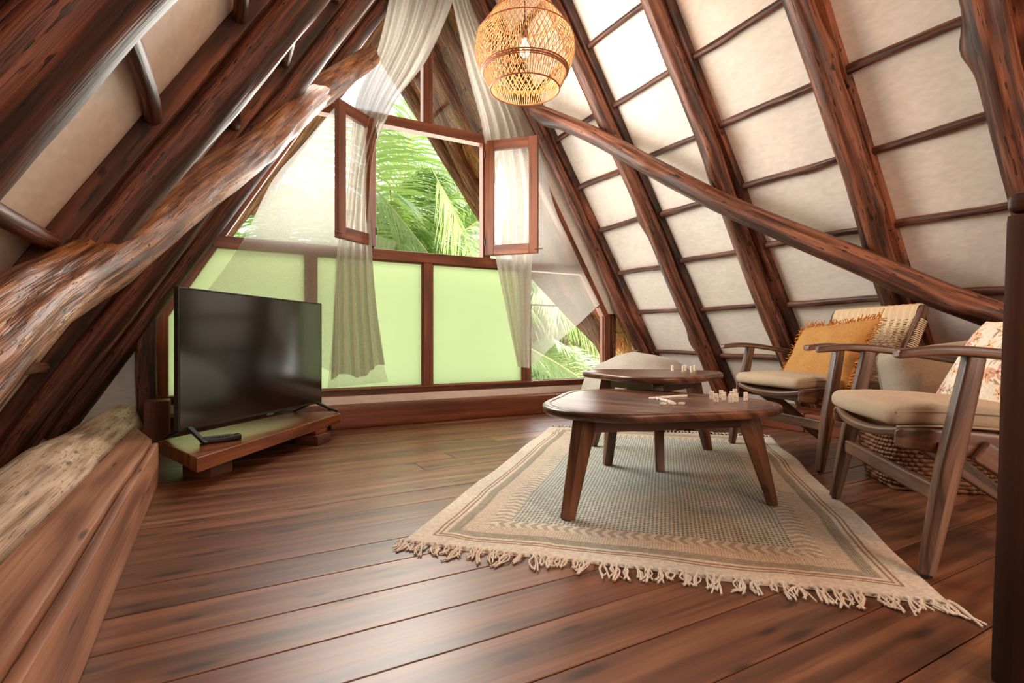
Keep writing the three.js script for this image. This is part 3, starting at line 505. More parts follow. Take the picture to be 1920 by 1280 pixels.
function smoothed(g) {                                   // shared normals where faces of a box meet
  const p = g.attributes.position, map = new Map(), key = (i) => [p.getX(i), p.getY(i), p.getZ(i)].map((x) => Math.round(x * 5e3)).join(); g.computeVertexNormals(); const n = g.attributes.normal;
  for (let i = 0; i < p.count; i++) { const k = key(i), a = map.get(k) || [0, 0, 0]; a[0] += n.getX(i); a[1] += n.getY(i); a[2] += n.getZ(i); map.set(k, a); }
  for (let i = 0; i < p.count; i++) { const a = map.get(key(i)), l = Math.hypot(...a) || 1; n.setXYZ(i, a[0] / l, a[1] / l, a[2] / l); }
  return g;
}
const V3 = (x, y, z) => new THREE.Vector3(x, y, z), X1 = V3(1, 0, 0), Y1 = V3(0, 1, 0), Z1 = V3(0, 0, 1);
const chairProto = new THREE.Group();
{
  const c = chairProto, cord = std({ color: 0xdcc8a6, roughness: 0.75 }), seatM = fabric(0xd6c0a4);
  for (const s of [-1, 1]) {
    part('front_leg', loft([V3(s * 0.375, 0.008, 0), V3(s * 0.37, 0.3, -0.055), V3(s * 0.362, 0.612, -0.12)], [[0.036, 0.036], [0.048, 0.056], [0.044, 0.046]], X1, { n: 5, M: 20, N: 12 }), M.chair, c);
    part('foot_pad', new THREE.CylinderGeometry(0.013, 0.013, 0.01, 14).translate(s * 0.375, 0.005, -0.002), M.black, c);
    part('arm', loft([V3(s * 0.368, 0.618, 0.07), V3(s * 0.366, 0.628, -0.06), V3(s * 0.356, 0.6, -0.3), V3(s * 0.315, 0.548, -0.545)], [[0.05, 0.028], [0.066, 0.03], [0.056, 0.03], [0.04, 0.03]], X1, { n: 3.4, M: 22, N: 18, bevel: 0.35 }), M.chair, c);
    part('side_rail', loft([V3(s * 0.272, 0.37, 0.035), V3(s * 0.272, 0.35, -0.2), V3(s * 0.272, 0.3, -0.5)], [[0.03, 0.062], [0.03, 0.085], [0.03, 0.075]], X1, { n: 5, M: 18, N: 12, bevel: 0.3 }), M.chair, c);
    part('rear_leg', loft([V3(s * 0.305, 0.345, -0.16), V3(s * 0.308, 0.2, -0.37), V3(s * 0.31, 0.008, -0.62)], [[0.03, 0.07], [0.032, 0.07], [0.03, 0.04]], X1, { n: 5, M: 18, N: 10 }), M.chair, c);
    part('back_post', loft([V3(s * 0.275, 0.24, -0.425), V3(s * 0.285, 0.5, -0.54), V3(s * 0.3, 0.845, -0.705)], [[0.03, 0.06], [0.03, 0.055], [0.03, 0.05]], X1, { n: 3.5, M: 18, N: 12, bevel: 0.4 }), M.chair, c);
  }
  part('front_stretcher', loft([V3(-0.362, 0.225, -0.042), V3(0.362, 0.225, -0.042)], [[0.052, 0.026]], Y1, { n: 5, M: 18, N: 4 }), M.chair, c);
  part('seat_bearer', loft([V3(-0.365, 0.342, -0.08), V3(0.365, 0.342, -0.08)], [[0.04, 0.03]], Y1, { n: 5, M: 16, N: 4 }), M.chair, c);
  part('seat_front', loft([V3(-0.262, 0.385, 0.012), V3(-0.12, 0.366, 0.03), V3(0.12, 0.366, 0.03), V3(0.262, 0.385, 0.012)], [[0.03, 0.034]], Y1, { n: 2.4, M: 16, N: 16 }), M.chair, c);
  part('seat_slat', [0, 1, 2, 3].map((i) => box(0.52, 0.014, 0.06, 0, 0.372 - i * 0.012, -0.07 - i * 0.115, 'x')), M.chair, c);
  for (const [y, z] of [[0.828, -0.694], [0.37, -0.482]]) part('cross_rail', loft([V3(-0.285, y, z), V3(0.285, y, z)], [[0.04, 0.026]], Y1, { n: 3, M: 14, N: 3 }), M.chair, c);
  const cush = puff(0.545, 0.062, 0.54, { dome: 0.32, r: 0.028, wr: 0.0025, seed: 3 }); cush.rotateX(-0.07); cush.translate(0, 0.422, -0.225);
  { const p = cush.attributes.position; for (let i = 0; i < p.count; i++) { const z = p.getZ(i), x = p.getX(i), k = clamp((z + 0.05) / 0.1, 0, 1); p.setZ(i, z + 0.028 * k * (1 - Math.pow(x / 0.28, 2))); p.setY(i, p.getY(i) - 0.01 * k); } smoothed(cush); }
  const cu = part('seat_cushion', cush, seatM, c);
  for (const s of [-1, 1]) for (const y of [0.447, 0.405]) part('piping', tube([V3(s * 0.268, y - 0.006, 0.03), V3(s * 0.273, y, -0.1), V3(s * 0.273, y - 0.008, -0.3), V3(s * 0.268, y - 0.02, -0.485)], 0.0035, 16, 6), seatM, cu);
  // woven cord back, wrapped round the posts
  const at = (x0, k, o) => V3(x0, lerp(0.36, 0.835, k), lerp(-0.478, -0.699, k)).addScaledVector(V3(0, 0.42, 0.907), o + 0.014);
  const rows = 40, cols = 13, hz = [], vt = [];
  for (let j = 0; j < rows; j++) { const k = 0.06 + 0.8 * j / (rows - 1), pts = [V3(-0.295, 0, 0), V3(0, 0, 0)].slice(0, 0); pts.push(at(-0.312, k, -0.05), at(-0.314, k, -0.01)); for (let i = 0; i <= cols * 2; i++) pts.push(at(lerp(-0.285, 0.285, i / (cols * 2)), k, 0.0052 * Math.cos((i + (Math.floor(j / 2) % 2)) * Math.PI))); pts.push(at(0.314, k, -0.01), at(0.312, k, -0.05)); hz.push(tube(pts, 0.0042, 60, 5)); }
  for (let i = 0; i < cols; i++) for (const d of [-0.006, 0, 0.006]) { const x = lerp(-0.285, 0.285, (i + 0.5) / cols) + d; vt.push(tube([at(x, 0, -0.012), at(x, 0.05, 0.006), at(x, 0.4, 0), at(x, 0.86, 0.004), at(x, 0.93, 0.014), at(x, 1.02, 0.01), at(x, 1.03, -0.03)], 0.0034, 20, 5)); }
  for (let i = 0; i < 74; i++) { const x = lerp(-0.285, 0.285, i / 73); vt.push(tube([at(x, 0.85, 0.002), at(x, 0.93, 0.012), at(x, 1.01, 0.008), at(x, 1.03, -0.02), at(x, 0.98, -0.045)], 0.0038, 8, 5)); }
  const wb = part('woven_back', hz, cord, c); part('cord_strand', vt, cord, wb);
}
function chair(label, x, v, fx, fv) { const o = chairProto.clone(); o.name = numbered('lounge_chair'); o.userData = { label, category: 'chair' }; o.position.copy(P(x, 0.004, v)); o.rotation.y = Math.atan2(fx, -fv); scene.add(o); return o; }
chair('wooden lounge chair with beige seat carrying the floral cushion, nearest to the dark post', 1.981, 1.011, -0.726, 0.687);
chair('wooden lounge chair with woven cord back carrying the mustard cushion', 2.744, 1.933, -0.946, 0.323);

// ---------------------------------------------------------------- cushions
function pillow(w, h, th, { seed = 1, wr = 0.012, n = 30, pinch = 0.1 } = {}) {
  const side = (s) => surf(n, n, (u, v) => {
    const a = 2 * u - 1, b = 2 * v - 1, e = Math.pow(Math.max(0, (1 - Math.pow(Math.abs(a), 2.6)) * (1 - Math.pow(Math.abs(b), 2.6))), 0.55);
    const px = a * w / 2 * (1 - pinch * (1 - b * b)), py = b * h / 2 * (1 - pinch * (1 - a * a));
    return V3(px, py, s * (th / 2 * e + wr * e * noise3(a * 3 + seed, b * 3, s) + wr * 0.16 * e * noise3(a * 9, b * 7 + seed, s)));
  }, w, h);
  const f = side(1), b = side(-1); b.index.array.reverse(); b.computeVertexNormals(); return merge([f, b]);
}
function cushion(label, name, geo, mat, pos, ry, rx, rz = 0) { const t = thing(name, label, 'cushion', null, pos); t.rotation.order = 'YXZ'; t.rotation.set(rx, ry, rz); part('cover', geo, mat, t); return t; }
{
  const t = cushion('mustard yellow cushion with shaggy fringe leaning on the woven chair back', 'fringed_cushion', pillow(0.52, 0.45, 0.16, { seed: 4, wr: 0.014 }), fabric(0xd9a257), P(3.05, 0.575, 1.81), Math.atan2(-0.946, -0.323) + 0.02, -0.6, 0.1);
  const r = rng(31), l = [], edge = (k) => { const s = Math.floor(k) % 4, f = k % 1, a = 2 * f - 1, p = 0.1 * (1 - a * a); return s === 0 ? [a * 0.26, -0.225 * (1 - p), 0, -1] : s === 1 ? [0.26 * (1 - p), a * 0.225, 1, 0] : s === 2 ? [-a * 0.26, 0.225 * (1 - p), 0, 1] : [-0.26 * (1 - p), -a * 0.225, -1, 0]; };
  for (let i = 0; i < 300; i++) { const [x, y, nx, ny] = edge(i / 75), q = 0.024 + 0.018 * r(), j = () => (r() - 0.5) * 0.022; l.push(tube([V3(x, y, j() * 0.3), V3(x + nx * q * 0.5 + j() * 0.6, y + ny * q * 0.5 + j() * 0.6, j()), V3(x + nx * q + j(), y + ny * q + j(), j() * 1.5)], 0.0027, 6, 5)); }
  part('fringe', l, std({ color: 0xc07a30, roughness: 1 }), t, 'stuff');
}
{
  const r = rng(15), spots = Array.from({ length: 60 }, () => [r(), r(), 0.04 + 0.04 * r(), r() * 6.28, Math.floor(r() * 4)]), cols = [[205, 140, 84], [214, 164, 96], [190, 112, 96], [150, 132, 116]];
  const map = tex(512, 512, (u, v) => { let c = [238, 226, 208]; const n = fbm(u, v, 90, 90, 4, 2); for (const [x, y, s, a, k] of spots) { const dx = u - x, dy = v - y, d = Math.hypot(dx, dy); if (d < s * 1.2) { const th = Math.atan2(dy, dx) + a, pet = s * (0.55 + 0.42 * Math.cos(th * 5)); if (d < pet) c = mix3(cols[k], [240, 220, 196], 0.2 + 0.5 * pn(u * 120, v * 120, 120, 120, k)); if (d < s * 0.16) c = [150, 84, 50]; } const lx = dx * Math.cos(a) + dy * Math.sin(a), ly = -dx * Math.sin(a) + dy * Math.cos(a); if (lx > s && lx < s * 2 && Math.abs(ly - 0.1 * s * Math.sin(lx * 40)) < s * 0.14 * Math.sin((lx / s - 1) * 3.14)) c = [164, 142, 116]; } const m = 1 + 0.12 * (n - 0.5); return c.map((q) => q * m); });
  cushion('pale cushion printed with orange and pink flowers on the nearest chair', 'floral_cushion', pillow(0.5, 0.46, 0.17, { seed: 12, wr: 0.014 }), std({ map: rep(map, 2, 2.17), roughness: 0.9 }), P(2.34, 0.55, 0.77), Math.atan2(-0.726, -0.687) + 0.1, -0.55, 0.06);
}
// ---------------------------------------------------------------- basket with cushions, bean bag, post
{
  const t = thing('basket', 'dark woven rush basket standing on the floor between the two chairs', 'basket', null, P(2.87, 0, 1.225)); t.rotation.y = -0.75;
  const rush = std({ color: 0x70482c, roughness: 0.6 }), r = rng(8), rows = 19, l = [], rim = [];
  const ringAt = (y, grow, o, n = 96) => Array.from({ length: n }, (_, i) => { const a = i / n * 6.28318, C = Math.cos(a), S = Math.sin(a), k = grow; return V3(Math.sign(C) * Math.pow(Math.abs(C), 0.42) * (0.235 * k + o(i)), y, Math.sign(S) * Math.pow(Math.abs(S), 0.42) * (0.19 * k + o(i))); });
  for (let j = 0; j < rows; j++) { const y = 0.012 + j * 0.0185, g = 0.84 + 0.16 * Math.pow(Math.min(1, j / 8), 0.6); l.push(new THREE.TubeGeometry(new THREE.CatmullRomCurve3(ringAt(y, g, (i) => 0.006 * ((i + j) % 2 ? 1 : -1) + 0.002 * (r() - 0.5)), true), 240, 0.0105, 5, true)); }
  for (let k = 0; k < 3; k++) rim.push(new THREE.TubeGeometry(new THREE.CatmullRomCurve3(ringAt(0.365, 1.02, () => 0, 96).map((p, i) => p.add(V3(0.010 * Math.cos(i * 0.9 + k * 2.1), 0.010 * Math.sin(i * 0.9 + k * 2.1), 0.010 * Math.cos(i * 0.9 + k * 2.1)))), true), 300, 0.0085, 6, true));
  part('woven_side', l, rush, t); part('braided_rim', rim, rush, t); part('bottom', box(0.4, 0.01, 0.32, 0, 0.008, 0), rush, t);
  for (const s of [-1, 1]) part('handle', [0, 1, 2].map((k) => tube(Array.from({ length: 13 }, (_, i) => { const f = i / 12, a = f * Math.PI; return V3(-0.09 * Math.cos(a) + 0.006 * Math.cos(i + k * 2.1), 0.37 + 0.055 * Math.sin(a) + 0.006 * Math.sin(i + k * 2.1), s * 0.2); }), 0.008, 40, 6)), rush, t);
  const linen = fabric(0xc9baa6);
  cushion('plain beige square cushion standing upright in the rush basket', 'plain_cushion', puff(0.42, 0.17, 0.42, { dome: 0.3, r: 0.05, seed: 6 }).rotateX(Math.PI / 2), linen, P(2.84, 0.43, 1.16), -0.75 + 0.15, -0.16, 0.14);
  cushion('pale folded cushion tucked behind the beige one in the basket', 'folded_cushion', puff(0.34, 0.1, 0.36, { dome: 0.35, r: 0.04, seed: 8 }).rotateX(Math.PI / 2), fabric(0xd8cbb8), P(2.98, 0.44, 1.3), -0.75 + 0.1, -0.1, 0.1);
}
{
  const t = thing('bean_bag', 'big slumped light grey bean bag behind the tables near the window corner', 'bean bag', null, P(2.95, 0, 3.25));
  const rv = V3(0.75, 0, 0.66), A = V3(-0.02, 0.57, 0), B = rv.clone().multiplyScalar(0.33).setY(0.45);
  const g = surf(72, 36, (u, v) => {
    const a = u * 6.28318, ca = Math.cos(a), sa = Math.sin(a), top = A.clone().lerp(B, 0.5 + 0.5 * Math.cos(a + 0.72)), k = v < 0.12 ? lerp(0.84, 1, Math.sin(v / 0.12 * 1.5708)) : Math.pow(Math.max(0, Math.cos((v - 0.12) / 0.88 * 1.5708)), 0.55), y = v < 0.12 ? 0.09 * (1 - Math.cos(v / 0.12 * 1.5708)) : lerp(0.09, top.y, Math.pow(Math.sin((v - 0.12) / 0.88 * 1.5708), 1.05));
    const w = 1 - k, R = 0.47 * (1 + 0.05 * noise3(ca * 1.5, sa * 1.5, v * 2)), f = 0.016 * noise3(ca * 3, sa * 3, v * 6) + 0.012 * Math.max(0, noise3(a * 2.2, v * 3 + a, 5)) * Math.sin(v * 3.14);
    return V3(ca * (R * k + f) + top.x * w, y + f * 0.4 * Math.sin(v * 3.14), sa * (R * k + f) + top.z * w);
  }, 2.9, 0.9);
  g.index.array.reverse(); g.computeVertexNormals(); const n = g.attributes.normal; for (let j = 0; j <= 36; j++) { const o = j * 73; n.setXYZ(o + 72, n.getX(o), n.getY(o), n.getZ(o)); }
  part('cover', g, fabric(0xd8d2c8), t);
  part('seam', tube([V3(-0.47, 0.1, 0.05), V3(-0.34, 0.3, 0.02), V3(-0.1, 0.55, 0), V3(0, 0.578, 0)], 0.005, 24, 6), fabric(0xbcb4a8), t);
}
{
  const t = thing('post', 'dark brown square wooden post leaning slightly at the right edge of the picture', 'post', null, P(1.361, 0, 0.404)); t.quaternion.setFromAxisAngle(new THREE.Vector3(0.4848, 0, -0.8746), 0.036);
  part('shaft', hewn(0.12, 0.90, 0.1, { axis: 'y', r: 0.008, amp: 0.0015, n: [8, 60, 8], seed: 81 }).translate(0, 0.45, 0), M.post, t);
  part('cap', hewn(0.122, 0.04, 0.102, { axis: 'x', r: 0.014, amp: 0.001, n: [10, 8, 10], seed: 82 }).translate(0, 0.921, 0), M.post, t);
}

// ---------------------------------------------------------------- curtains hung from the gable top
const sheerM = phy({ color: 0xf2f0e8, map: rep(T.linen, 6, 6), roughness: 1, transmission: 0.6, thickness: 0, transparent: true, opacity: 0.44, side: THREE.DoubleSide });
const drapeM = phy({ color: 0xfff8ec, map: rep(T.linen, 6, 6), roughness: 1, transmission: 0.62, thickness: 0, transparent: true, opacity: 0.86, side: THREE.DoubleSide });
function cloth(name, parent, L, R, mat, { folds = 0, amp = 0, nu = 40, nv = 60, seed = 1, sag = 0, w = 1, h = 3, hem, fan = 0 } = {}) {
  const g = surf(nu, nv, (u, v) => {
    const a = along(L, v), b = along(R, v), width = Math.hypot(b[0] - a[0], b[1] - a[1]), k = amp * clamp(width / 0.3, 0.35, 1.2), ph = u * folds * 6.2832 + 1.3 * noise3(u * 4, v * 3, seed) + fan * v, uu = u + (folds ? 0.045 / folds * 3 * Math.sin(ph * 0.5 + seed) * Math.sin(u * 3.1416) : 0);
    const p = P(lerp(a[0], b[0], uu), lerp(a[1], b[1], uu), lerp(a[2], b[2], uu)); p.z += k * (0.75 * Math.sin(ph) + 0.35 * Math.sin(ph * 1.9 + 2)) + 0.02 * noise3(u * 3, v * 5, seed + 4) * (folds ? 0.6 : 1);
    p.y -= sag * Math.sin(u * 3.1416) * (1 - Math.pow(2 * v - 1, 2)) * 0.3; if (hem && v > 0.9) p.y += hem(u) * (v - 0.9) * 10; return p;
  }, w, h);
  return part(name, g, mat, parent);
}
{
  const t = thing('curtain', 'left cream curtain gathered behind the open casement, its sheer half pinned above the television', 'curtain');
  cloth('gathered_drape', t, [[1.2, 3.444, 4.1], [1.093, 2.925, 4.12], [0.941, 2.498, 4.17], [0.896, 2.048, 4.2], [0.856, 1.633, 4.2], [0.808, 1.421, 4.18], [0.779, 0.973, 4.15], [0.756, 0.36, 4.15]], [[1.755, 3.624, 4.1], [1.668, 3.343, 4.12], [1.48, 2.912, 4.15], [1.243, 2.554, 4.2], [1.086, 2.128, 4.22], [1.059, 1.74, 4.2], [1.063, 1.444, 4.18], [1.092, 0.984, 4.15], [1.168, 0.40, 4.15]], drapeM, { folds: 5.5, amp: 0.034, nu: 130, nv: 90, seed: 3, hem: (u) => 0.03 * Math.sin(u * 9) + 0.05 * u });
  cloth('under_layer', t, [[0.79, 1.3, 4.2], [0.77, 0.8, 4.19], [0.735, 0.30, 4.19]], [[1.05, 1.3, 4.2], [1.1, 0.8, 4.2], [1.2, 0.33, 4.2]], sheerM, { folds: 3, amp: 0.012, nu: 50, nv: 30, seed: 8 });
  cloth('sheer_panel', t, [[0.789, 2.436, 4.2], [0.549, 2.09, 4.2], [0.351, 1.805, 4.2], [0.162, 1.365, 4.2], [-0.018, 1.056, 4.2], [-0.175, 0.85, 4.2]], [[0.969, 2.566, 4.22], [0.92, 2.058, 4.22], [0.872, 1.639, 4.22], [0.84, 1.389, 4.22], [0.82, 0.979, 4.22], [0.8, 0.407, 4.22]], sheerM, { nu: 60, nv: 60, seed: 5, sag: 0.12 });
}
{
  const t = thing('curtain', 'right cream curtain behind the open casement, its sheer half pinned beside the white slope', 'curtain');
  cloth('gathered_drape', t, [[1.66, 3.593, 4.1], [1.707, 3.454, 4.1], [1.86, 3.007, 4.15], [2.035, 2.515, 4.2], [2.124, 1.873, 4.2], [2.145, 1.402, 4.18], [2.241, 0.934, 4.16], [2.361, 0.426, 4.16]], [[1.862, 3.658, 4.1], [1.887, 3.464, 4.1], [2.151, 3.034, 4.15], [2.467, 2.549, 4.2], [2.553, 2.025, 4.2], [2.518, 1.43, 4.18], [2.494, 0.941, 4.16], [2.489, 0.408, 4.16]], drapeM, { folds: 4.5, amp: 0.026, nu: 100, nv: 80, seed: 13 });
  cloth('sheer_panel', t, [[2.166, 3.107, 4.2], [2.328, 2.763, 4.2], [2.467, 2.501, 4.2], [2.541, 1.926, 4.2], [2.53, 1.434, 4.2], [2.518, 0.944, 4.2], [2.513, 0.415, 4.2]], [[2.246, 3.103, 4.2], [2.467, 2.72, 4.2], [2.61, 2.428, 4.2], [2.77, 1.954, 4.2], [2.971, 1.596, 4.2], [3.129, 1.324, 4.2], [3.312, 1.014, 4.2]], sheerM, { nu: 60, nv: 60, seed: 15, sag: 0.25, fan: 0 });
}

// ---------------------------------------------------------------- rattan pendant lamp
{
  const t = thing('pendant_lamp', 'big open rattan pendant lamp with a glowing bulb hanging from the ridge', 'lamp', null, P(1.6, 0, 2.73));
  const cane = phy({ color: 0xcca478, roughness: 0.6, transmission: 0.15, thickness: 0 }), rimM = std({ color: 0x9a5c34, roughness: 0.6 });
  const prof = [[2.145, 0.2], [2.19, 0.226], [2.245, 0.248], [2.31, 0.28], [2.38, 0.292], [2.45, 0.28], [2.52, 0.236], [2.58, 0.19], [2.66, 0.15], [2.76, 0.115], [2.88, 0.085]];
  const R = (y) => { let i = 0; while (i < prof.length - 2 && y > prof[i + 1][0]) i++; const f = (y - prof[i][0]) / (prof[i + 1][0] - prof[i][0]); return along(prof, (i + f) / (prof.length - 1))[1]; };
  const strand = (y0, y1, a0, turn, n, r, off = 0) => tube(Array.from({ length: n + 1 }, (_, i) => { const y = lerp(y0, y1, i / n), a = a0 + turn * i / n, q = R(y) + off; return V3(q * Math.cos(a), y, q * Math.sin(a)); }), r, n * 2, 4);
  const ring = (y, off, r) => tube(Array.from({ length: 48 }, (_, i) => { const a = i / 48 * 6.28318, q = R(y) + off; return V3(q * Math.cos(a), y, q * Math.sin(a)); }), r, 120, 6, true);
  const set = (n, f) => Array.from({ length: n }, (_, i) => f(i / n * 6.28318));
  const shade = new THREE.Group(); shade.name = 'lamp_shade'; t.add(shade);
  part('cane_slats', set(96, (a) => strand(2.145, 2.248, a, 0, 4, 0.0026)), cane, shade);
  part('cane_lattice', [...set(62, (a) => strand(2.245, 2.575, a, 0.62, 12, 0.0022)), ...set(62, (a) => strand(2.245, 2.575, a, -0.62, 12, 0.0022, 0.003))], cane, shade);
  part('cane_lattice', [...set(40, (a) => strand(2.2, 2.40, a, 0.3, 6, 0.002, -0.022)), ...set(40, (a) => strand(2.2, 2.40, a, -0.3, 6, 0.002, -0.02))], cane, shade);
  part('cane_slats', set(84, (a) => strand(2.575, 2.88, a, 0, 8, 0.0024)), cane, shade);
  for (const [y, r] of [[2.145, 0.005], [2.245, 0.0055], [2.256, 0.0045], [2.236, 0.004], [2.46, 0.004], [2.575, 0.005], [2.88, 0.007]]) part('ring', ring(y, 0.004, r), rimM, shade);
  part('cord', new THREE.CylinderGeometry(0.004, 0.004, 1.58, 8).translate(0, 3.28, 0), std({ color: 0x2a1a12, roughness: 0.8 }), t);
  part('socket', new THREE.LatheGeometry([[0, 2.52], [0.018, 2.52], [0.021, 2.5], [0.021, 2.45], [0.017, 2.445], [0, 2.445]].map(([x, y]) => new THREE.Vector2(x, y)), 20), std({ color: 0x4a3426, roughness: 0.5 }), t);
  part('bulb', new THREE.LatheGeometry([[0.012, 2.447], [0.014, 2.43], [0.026, 2.405], [0.031, 2.38], [0.026, 2.355], [0.014, 2.343], [0, 2.34]].map(([x, y]) => new THREE.Vector2(x, y)), 24), std({ color: 0xffe2b0, emissive: 0xffd08a, emissiveIntensity: 6, roughness: 0.3 }), t);
  const l = new THREE.PointLight(0xffce9c, 0.9); l.position.set(0, 2.385, 0); l.castShadow = true; l.shadow.radius = 1.4; t.add(l);
}

// unseen bare bulb, added behind the viewpoint to warm the near floor and chairs
{
  const t = thing('added_bulb', 'unseen bare bulb added farther back in the room for its warm light', 'lamp', null, P(1.9, 0, -1.1));
  part('cord', new THREE.CylinderGeometry(0.004, 0.004, 1.66, 8).translate(0, 3.22, 0), M.black, t);
  part('socket', new THREE.CylinderGeometry(0.02, 0.02, 0.06, 16).translate(0, 2.4, 0), M.black, t);
  part('bulb', new THREE.SphereGeometry(0.035, 20, 14).translate(0, 2.345, 0), std({ color: 0xffe2b0, emissive: 0xffd08a, emissiveIntensity: 9 }), t);
  const l = new THREE.PointLight(0xffa468, 3.2); l.position.set(0, 2.345, 0); l.castShadow = true; l.shadow.radius = 1.6; t.add(l);
}

// ---------------------------------------------------------------- garden outside
const leafM = [[0xa2c064, 0.45], [0xbcd283, 0.4], [0x86a852, 0.45], [0xd0dfae, 0.35]].map(([c, r]) => phy({ color: c, roughness: r, transmission: 0.25, thickness: 0, side: THREE.DoubleSide }));
const ribM = std({ color: 0xd0c078, roughness: 0.6 });
function frond(parent, base, dir, len, droop, seed, mat, ll = 0.62) {
  const r = rng(seed), pt = (s) => base.clone().addScaledVector(dir, len * s).add(V3(0, -droop * s * s * len, 0)), pos = [], idx = [], uv = [], nP = Math.round(len * 42), up = V3(0, 1, 0);
  for (let i = 0; i < nP; i++) for (const sd of [-1, 1]) {
    const s = 0.1 + 0.9 * (i + 0.3 * r()) / nP, o = pt(s), tg = pt(Math.min(1.02, s + 0.02)).sub(pt(s - 0.02)).normalize(), side = V3().crossVectors(tg, up).normalize().multiplyScalar(sd), nrm = V3().crossVectors(side, tg).normalize();
    const L = ll * (0.45 + 0.75 * Math.sin(Math.min(1, s * 1.25) * 2.6)) * (0.85 + 0.3 * r()), d = side.clone().multiplyScalar(0.82).addScaledVector(tg, 0.62 + 0.2 * r()).add(V3((r() - 0.5) * 0.25, -0.18 - 0.25 * r(), (r() - 0.5) * 0.25)).normalize(), w = 0.010 + 0.006 * r(), wd = V3().crossVectors(d, nrm).normalize(), k = pos.length / 3;
    for (const [f, ww] of [[0, 0.5], [0.3, 1], [0.7, 0.75], [1, 0.05]]) { const c = o.clone().addScaledVector(d, L * f).add(V3(0, -0.38 * L * f * f, 0)); for (const e of [-1, 1]) { pos.push(c.x + wd.x * w * ww * e, c.y + wd.y * w * ww * e, c.z + wd.z * w * ww * e); uv.push(e, f); } }
    for (let q = 0; q < 3; q++) idx.push(k + 2 * q, k + 2 * q + 1, k + 2 * q + 2, k + 2 * q + 1, k + 2 * q + 3, k + 2 * q + 2);
  }
  const g = new THREE.BufferGeometry(); g.setAttribute('position', new THREE.Float32BufferAttribute(pos, 3)); g.setAttribute('uv', new THREE.Float32BufferAttribute(uv, 2)); g.setIndex(idx); g.computeVertexNormals();
  const f = part('frond', g, mat, parent); part('midrib', tube([0, 0.25, 0.5, 0.75, 1].map(pt), 0.011, 14, 5), ribM, f); return f;
}
function palm(label, x, y, v, n, len, seed, extra = []) {
  const t = thing('palm_tree', label, 'palm'), r = rng(seed), c = P(x, y, v);
  part('trunk', log([P(x + 0.1, -2.6, v + 0.2), P(x, y * 0.5 - 1.2, v), P(x, y - 0.05, v)], [0.14, 0.1], { seed, M: 14, per: 5, wander: 0.03 }), M.pale, t);
  for (let i = 0; i < n; i++) { const a = i * 2.39996 + seed, e = 0.15 + 0.95 * (1 - i / n) + 0.2 * r(); frond(t, c, V3(Math.cos(a) * Math.cos(e), Math.sin(e), Math.sin(a) * Math.cos(e)), len * (0.8 + 0.3 * r()), 0.35 + 0.3 * r(), seed * 100 + i, leafM[Math.floor(r() * 4)]); }
  extra.forEach(([a, b, dr, m, ll], i) => { const A = P(...a), d = P(...b).sub(A), L = d.length(); frond(t, A, d.normalize().add(V3(0, dr, 0)), L, dr, seed * 100 + 60 + i, leafM[m], ll || 0.6); });
}
palm('green coconut palm filling the open casement with arching fronds', 2.7, 1.9, 9.2, 17, 3.1, 3, [[[1.3, 3.0, 6.7], [2.6, 1.5, 6.5], 0.1, 3, 0.62], [[2.86, 3.2, 7.6], [3.33, 1.6, 7.0], 0.15, 1, 0.75], [[1.7, 4.3, 8.8], [4.0, 3.2, 8.4], 0.25, 3, 1.0], [[2.5, 2.2, 8.4], [4.2, 3.6, 7.6], 0.2, 1, 0.9], [[2.3, 2.0, 8.2], [2.6, 4.0, 7.6], 0.15, 0, 0.9], [[2.5, 1.9, 8.3], [3.4, 3.9, 7.8], 0.1, 3, 0.95], [[1.9, 1.8, 8.0], [1.8, 3.6, 7.2], 0.1, 1, 0.9], [[2.6, 1.6, 8.0], [3.9, 2.8, 7.0], 0.15, 3, 0.8]]);
palm('palm seen softly through the sheer left curtain', 0.9, 1.2, 8.4, 19, 3.0, 7, [[[0.3, 1.0, 7.2], [0.9, 3.4, 6.9], 0.1, 3, 0.8], [[1.3, 0.9, 7.6], [0.1, 3.2, 7.2], 0.1, 1, 0.8], [[-0.6, 0.8, 7.4], [0.2, 3.0, 7.4], 0.2, 0, 0.8], [[0.6, 0.6, 7.8], [-0.9, 2.2, 7.4], 0.2, 3, 0.8]]);
palm('palm standing behind the right half of the window', 4.9, 1.4, 10.2, 15, 3.0, 5);
palm('low young palm with pale fronds outside the lower right pane', 5.6, -0.5, 7.6, 12, 2.2, 9, [[[3.6, 0.75, 7.0], [5.1, 0.0, 6.8], 0.15, 3, 0.5]]);
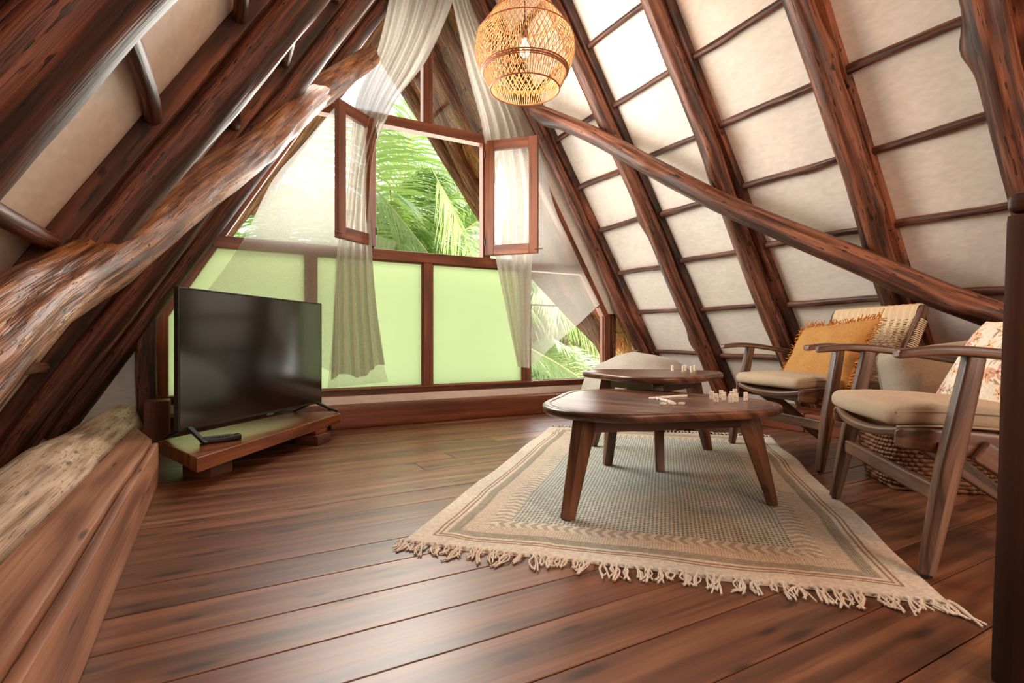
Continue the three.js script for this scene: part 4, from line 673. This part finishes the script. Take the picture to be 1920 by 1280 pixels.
{
  const t = thing('garden_foliage', 'dense green leaves of the garden beyond the palms', 'foliage'); t.userData.kind = 'stuff';
  const r = rng(55), n = 9000, g = new THREE.BufferGeometry(); g.setAttribute('position', new THREE.Float32BufferAttribute([-0.5, 0, 0, 0.5, 0, 0, -0.45, 0.5, 0.08, 0.45, 0.5, 0.08, 0, 1, -0.05], 3)); g.setAttribute('uv', new THREE.Float32BufferAttribute([0, 0, 1, 0, 0, 0.5, 1, 0.5, 0.5, 1], 2)); g.setIndex([0, 1, 2, 1, 3, 2, 2, 3, 4]); g.computeVertexNormals();
  const im = new THREE.InstancedMesh(g, phy({ color: 0xffffff, roughness: 0.5, transmission: 0.35, thickness: 0, side: THREE.DoubleSide }), n), m = new THREE.Matrix4(), q = new THREE.Quaternion(), c = new THREE.Color(), e = new THREE.Euler();
  for (let i = 0; i < n; i++) { const x = -7 + 20 * r(), v = 11 + 4 * r(), top = 1.9 + 0.9 * noise3(x * 0.5, v * 0.4, 2), y = -2.6 + (top + 2.6) * Math.sqrt(r()), s = 0.5 + 0.8 * r(); m.compose(P(x, y, v), q.setFromEuler(e.set(r() * 6.3, r() * 6.3, (r() - 0.5) * 2)), V3(0.07 * s * (1 + r()), s, 1)); im.setMatrixAt(i, m); const k = r(); im.setColorAt(i, c.setRGB(0.16 + 0.25 * k, 0.34 + 0.26 * k, 0.06 + 0.12 * r())); }
  im.name = 'leaves'; im.userData.kind = 'stuff'; t.add(im);
}
{
  const t = thing('dry_reeds', 'heap of dry brown reeds and palm stalks outside the lower right pane', 'reeds'); t.userData.kind = 'stuff';
  const r = rng(65), n = 2600, im = new THREE.InstancedMesh(new THREE.CylinderGeometry(0.006, 0.004, 1, 5, 1), std({ color: 0xffffff, roughness: 0.9 }), n), m = new THREE.Matrix4(), q = new THREE.Quaternion(), c = new THREE.Color(), e = new THREE.Euler();
  for (let i = 0; i < n; i++) { const x = 4.6 + 5 * r(), v = 8.6 + 1.4 * r(), y = -2.4 + 3.7 * r(); m.compose(P(x, y, v), q.setFromEuler(e.set((r() - 0.5) * 0.9, r() * 6.3, (r() - 0.5) * 1.3)), V3(1 + r(), 0.4 + 0.9 * r(), 1 + r())); im.setMatrixAt(i, m); const k = r(); im.setColorAt(i, r() < 0.25 ? c.setRGB(0.25, 0.36, 0.12) : c.setRGB(0.3 + 0.4 * k, 0.22 + 0.32 * k, 0.14 + 0.2 * k)); }
  im.name = 'stalks'; im.userData.kind = 'stuff'; t.add(im);
}
{ const g = struct('ground'); part('lawn', new THREE.BoxGeometry(60, 0.2, 40).translate(2, -2.75, -24.5), std({ color: 0xc8c09a, roughness: 1 }), g); }
scene.traverse((o) => { if (o.isMesh) o.castShadow = o.receiveShadow = true; });
renderer.render(scene, camera);
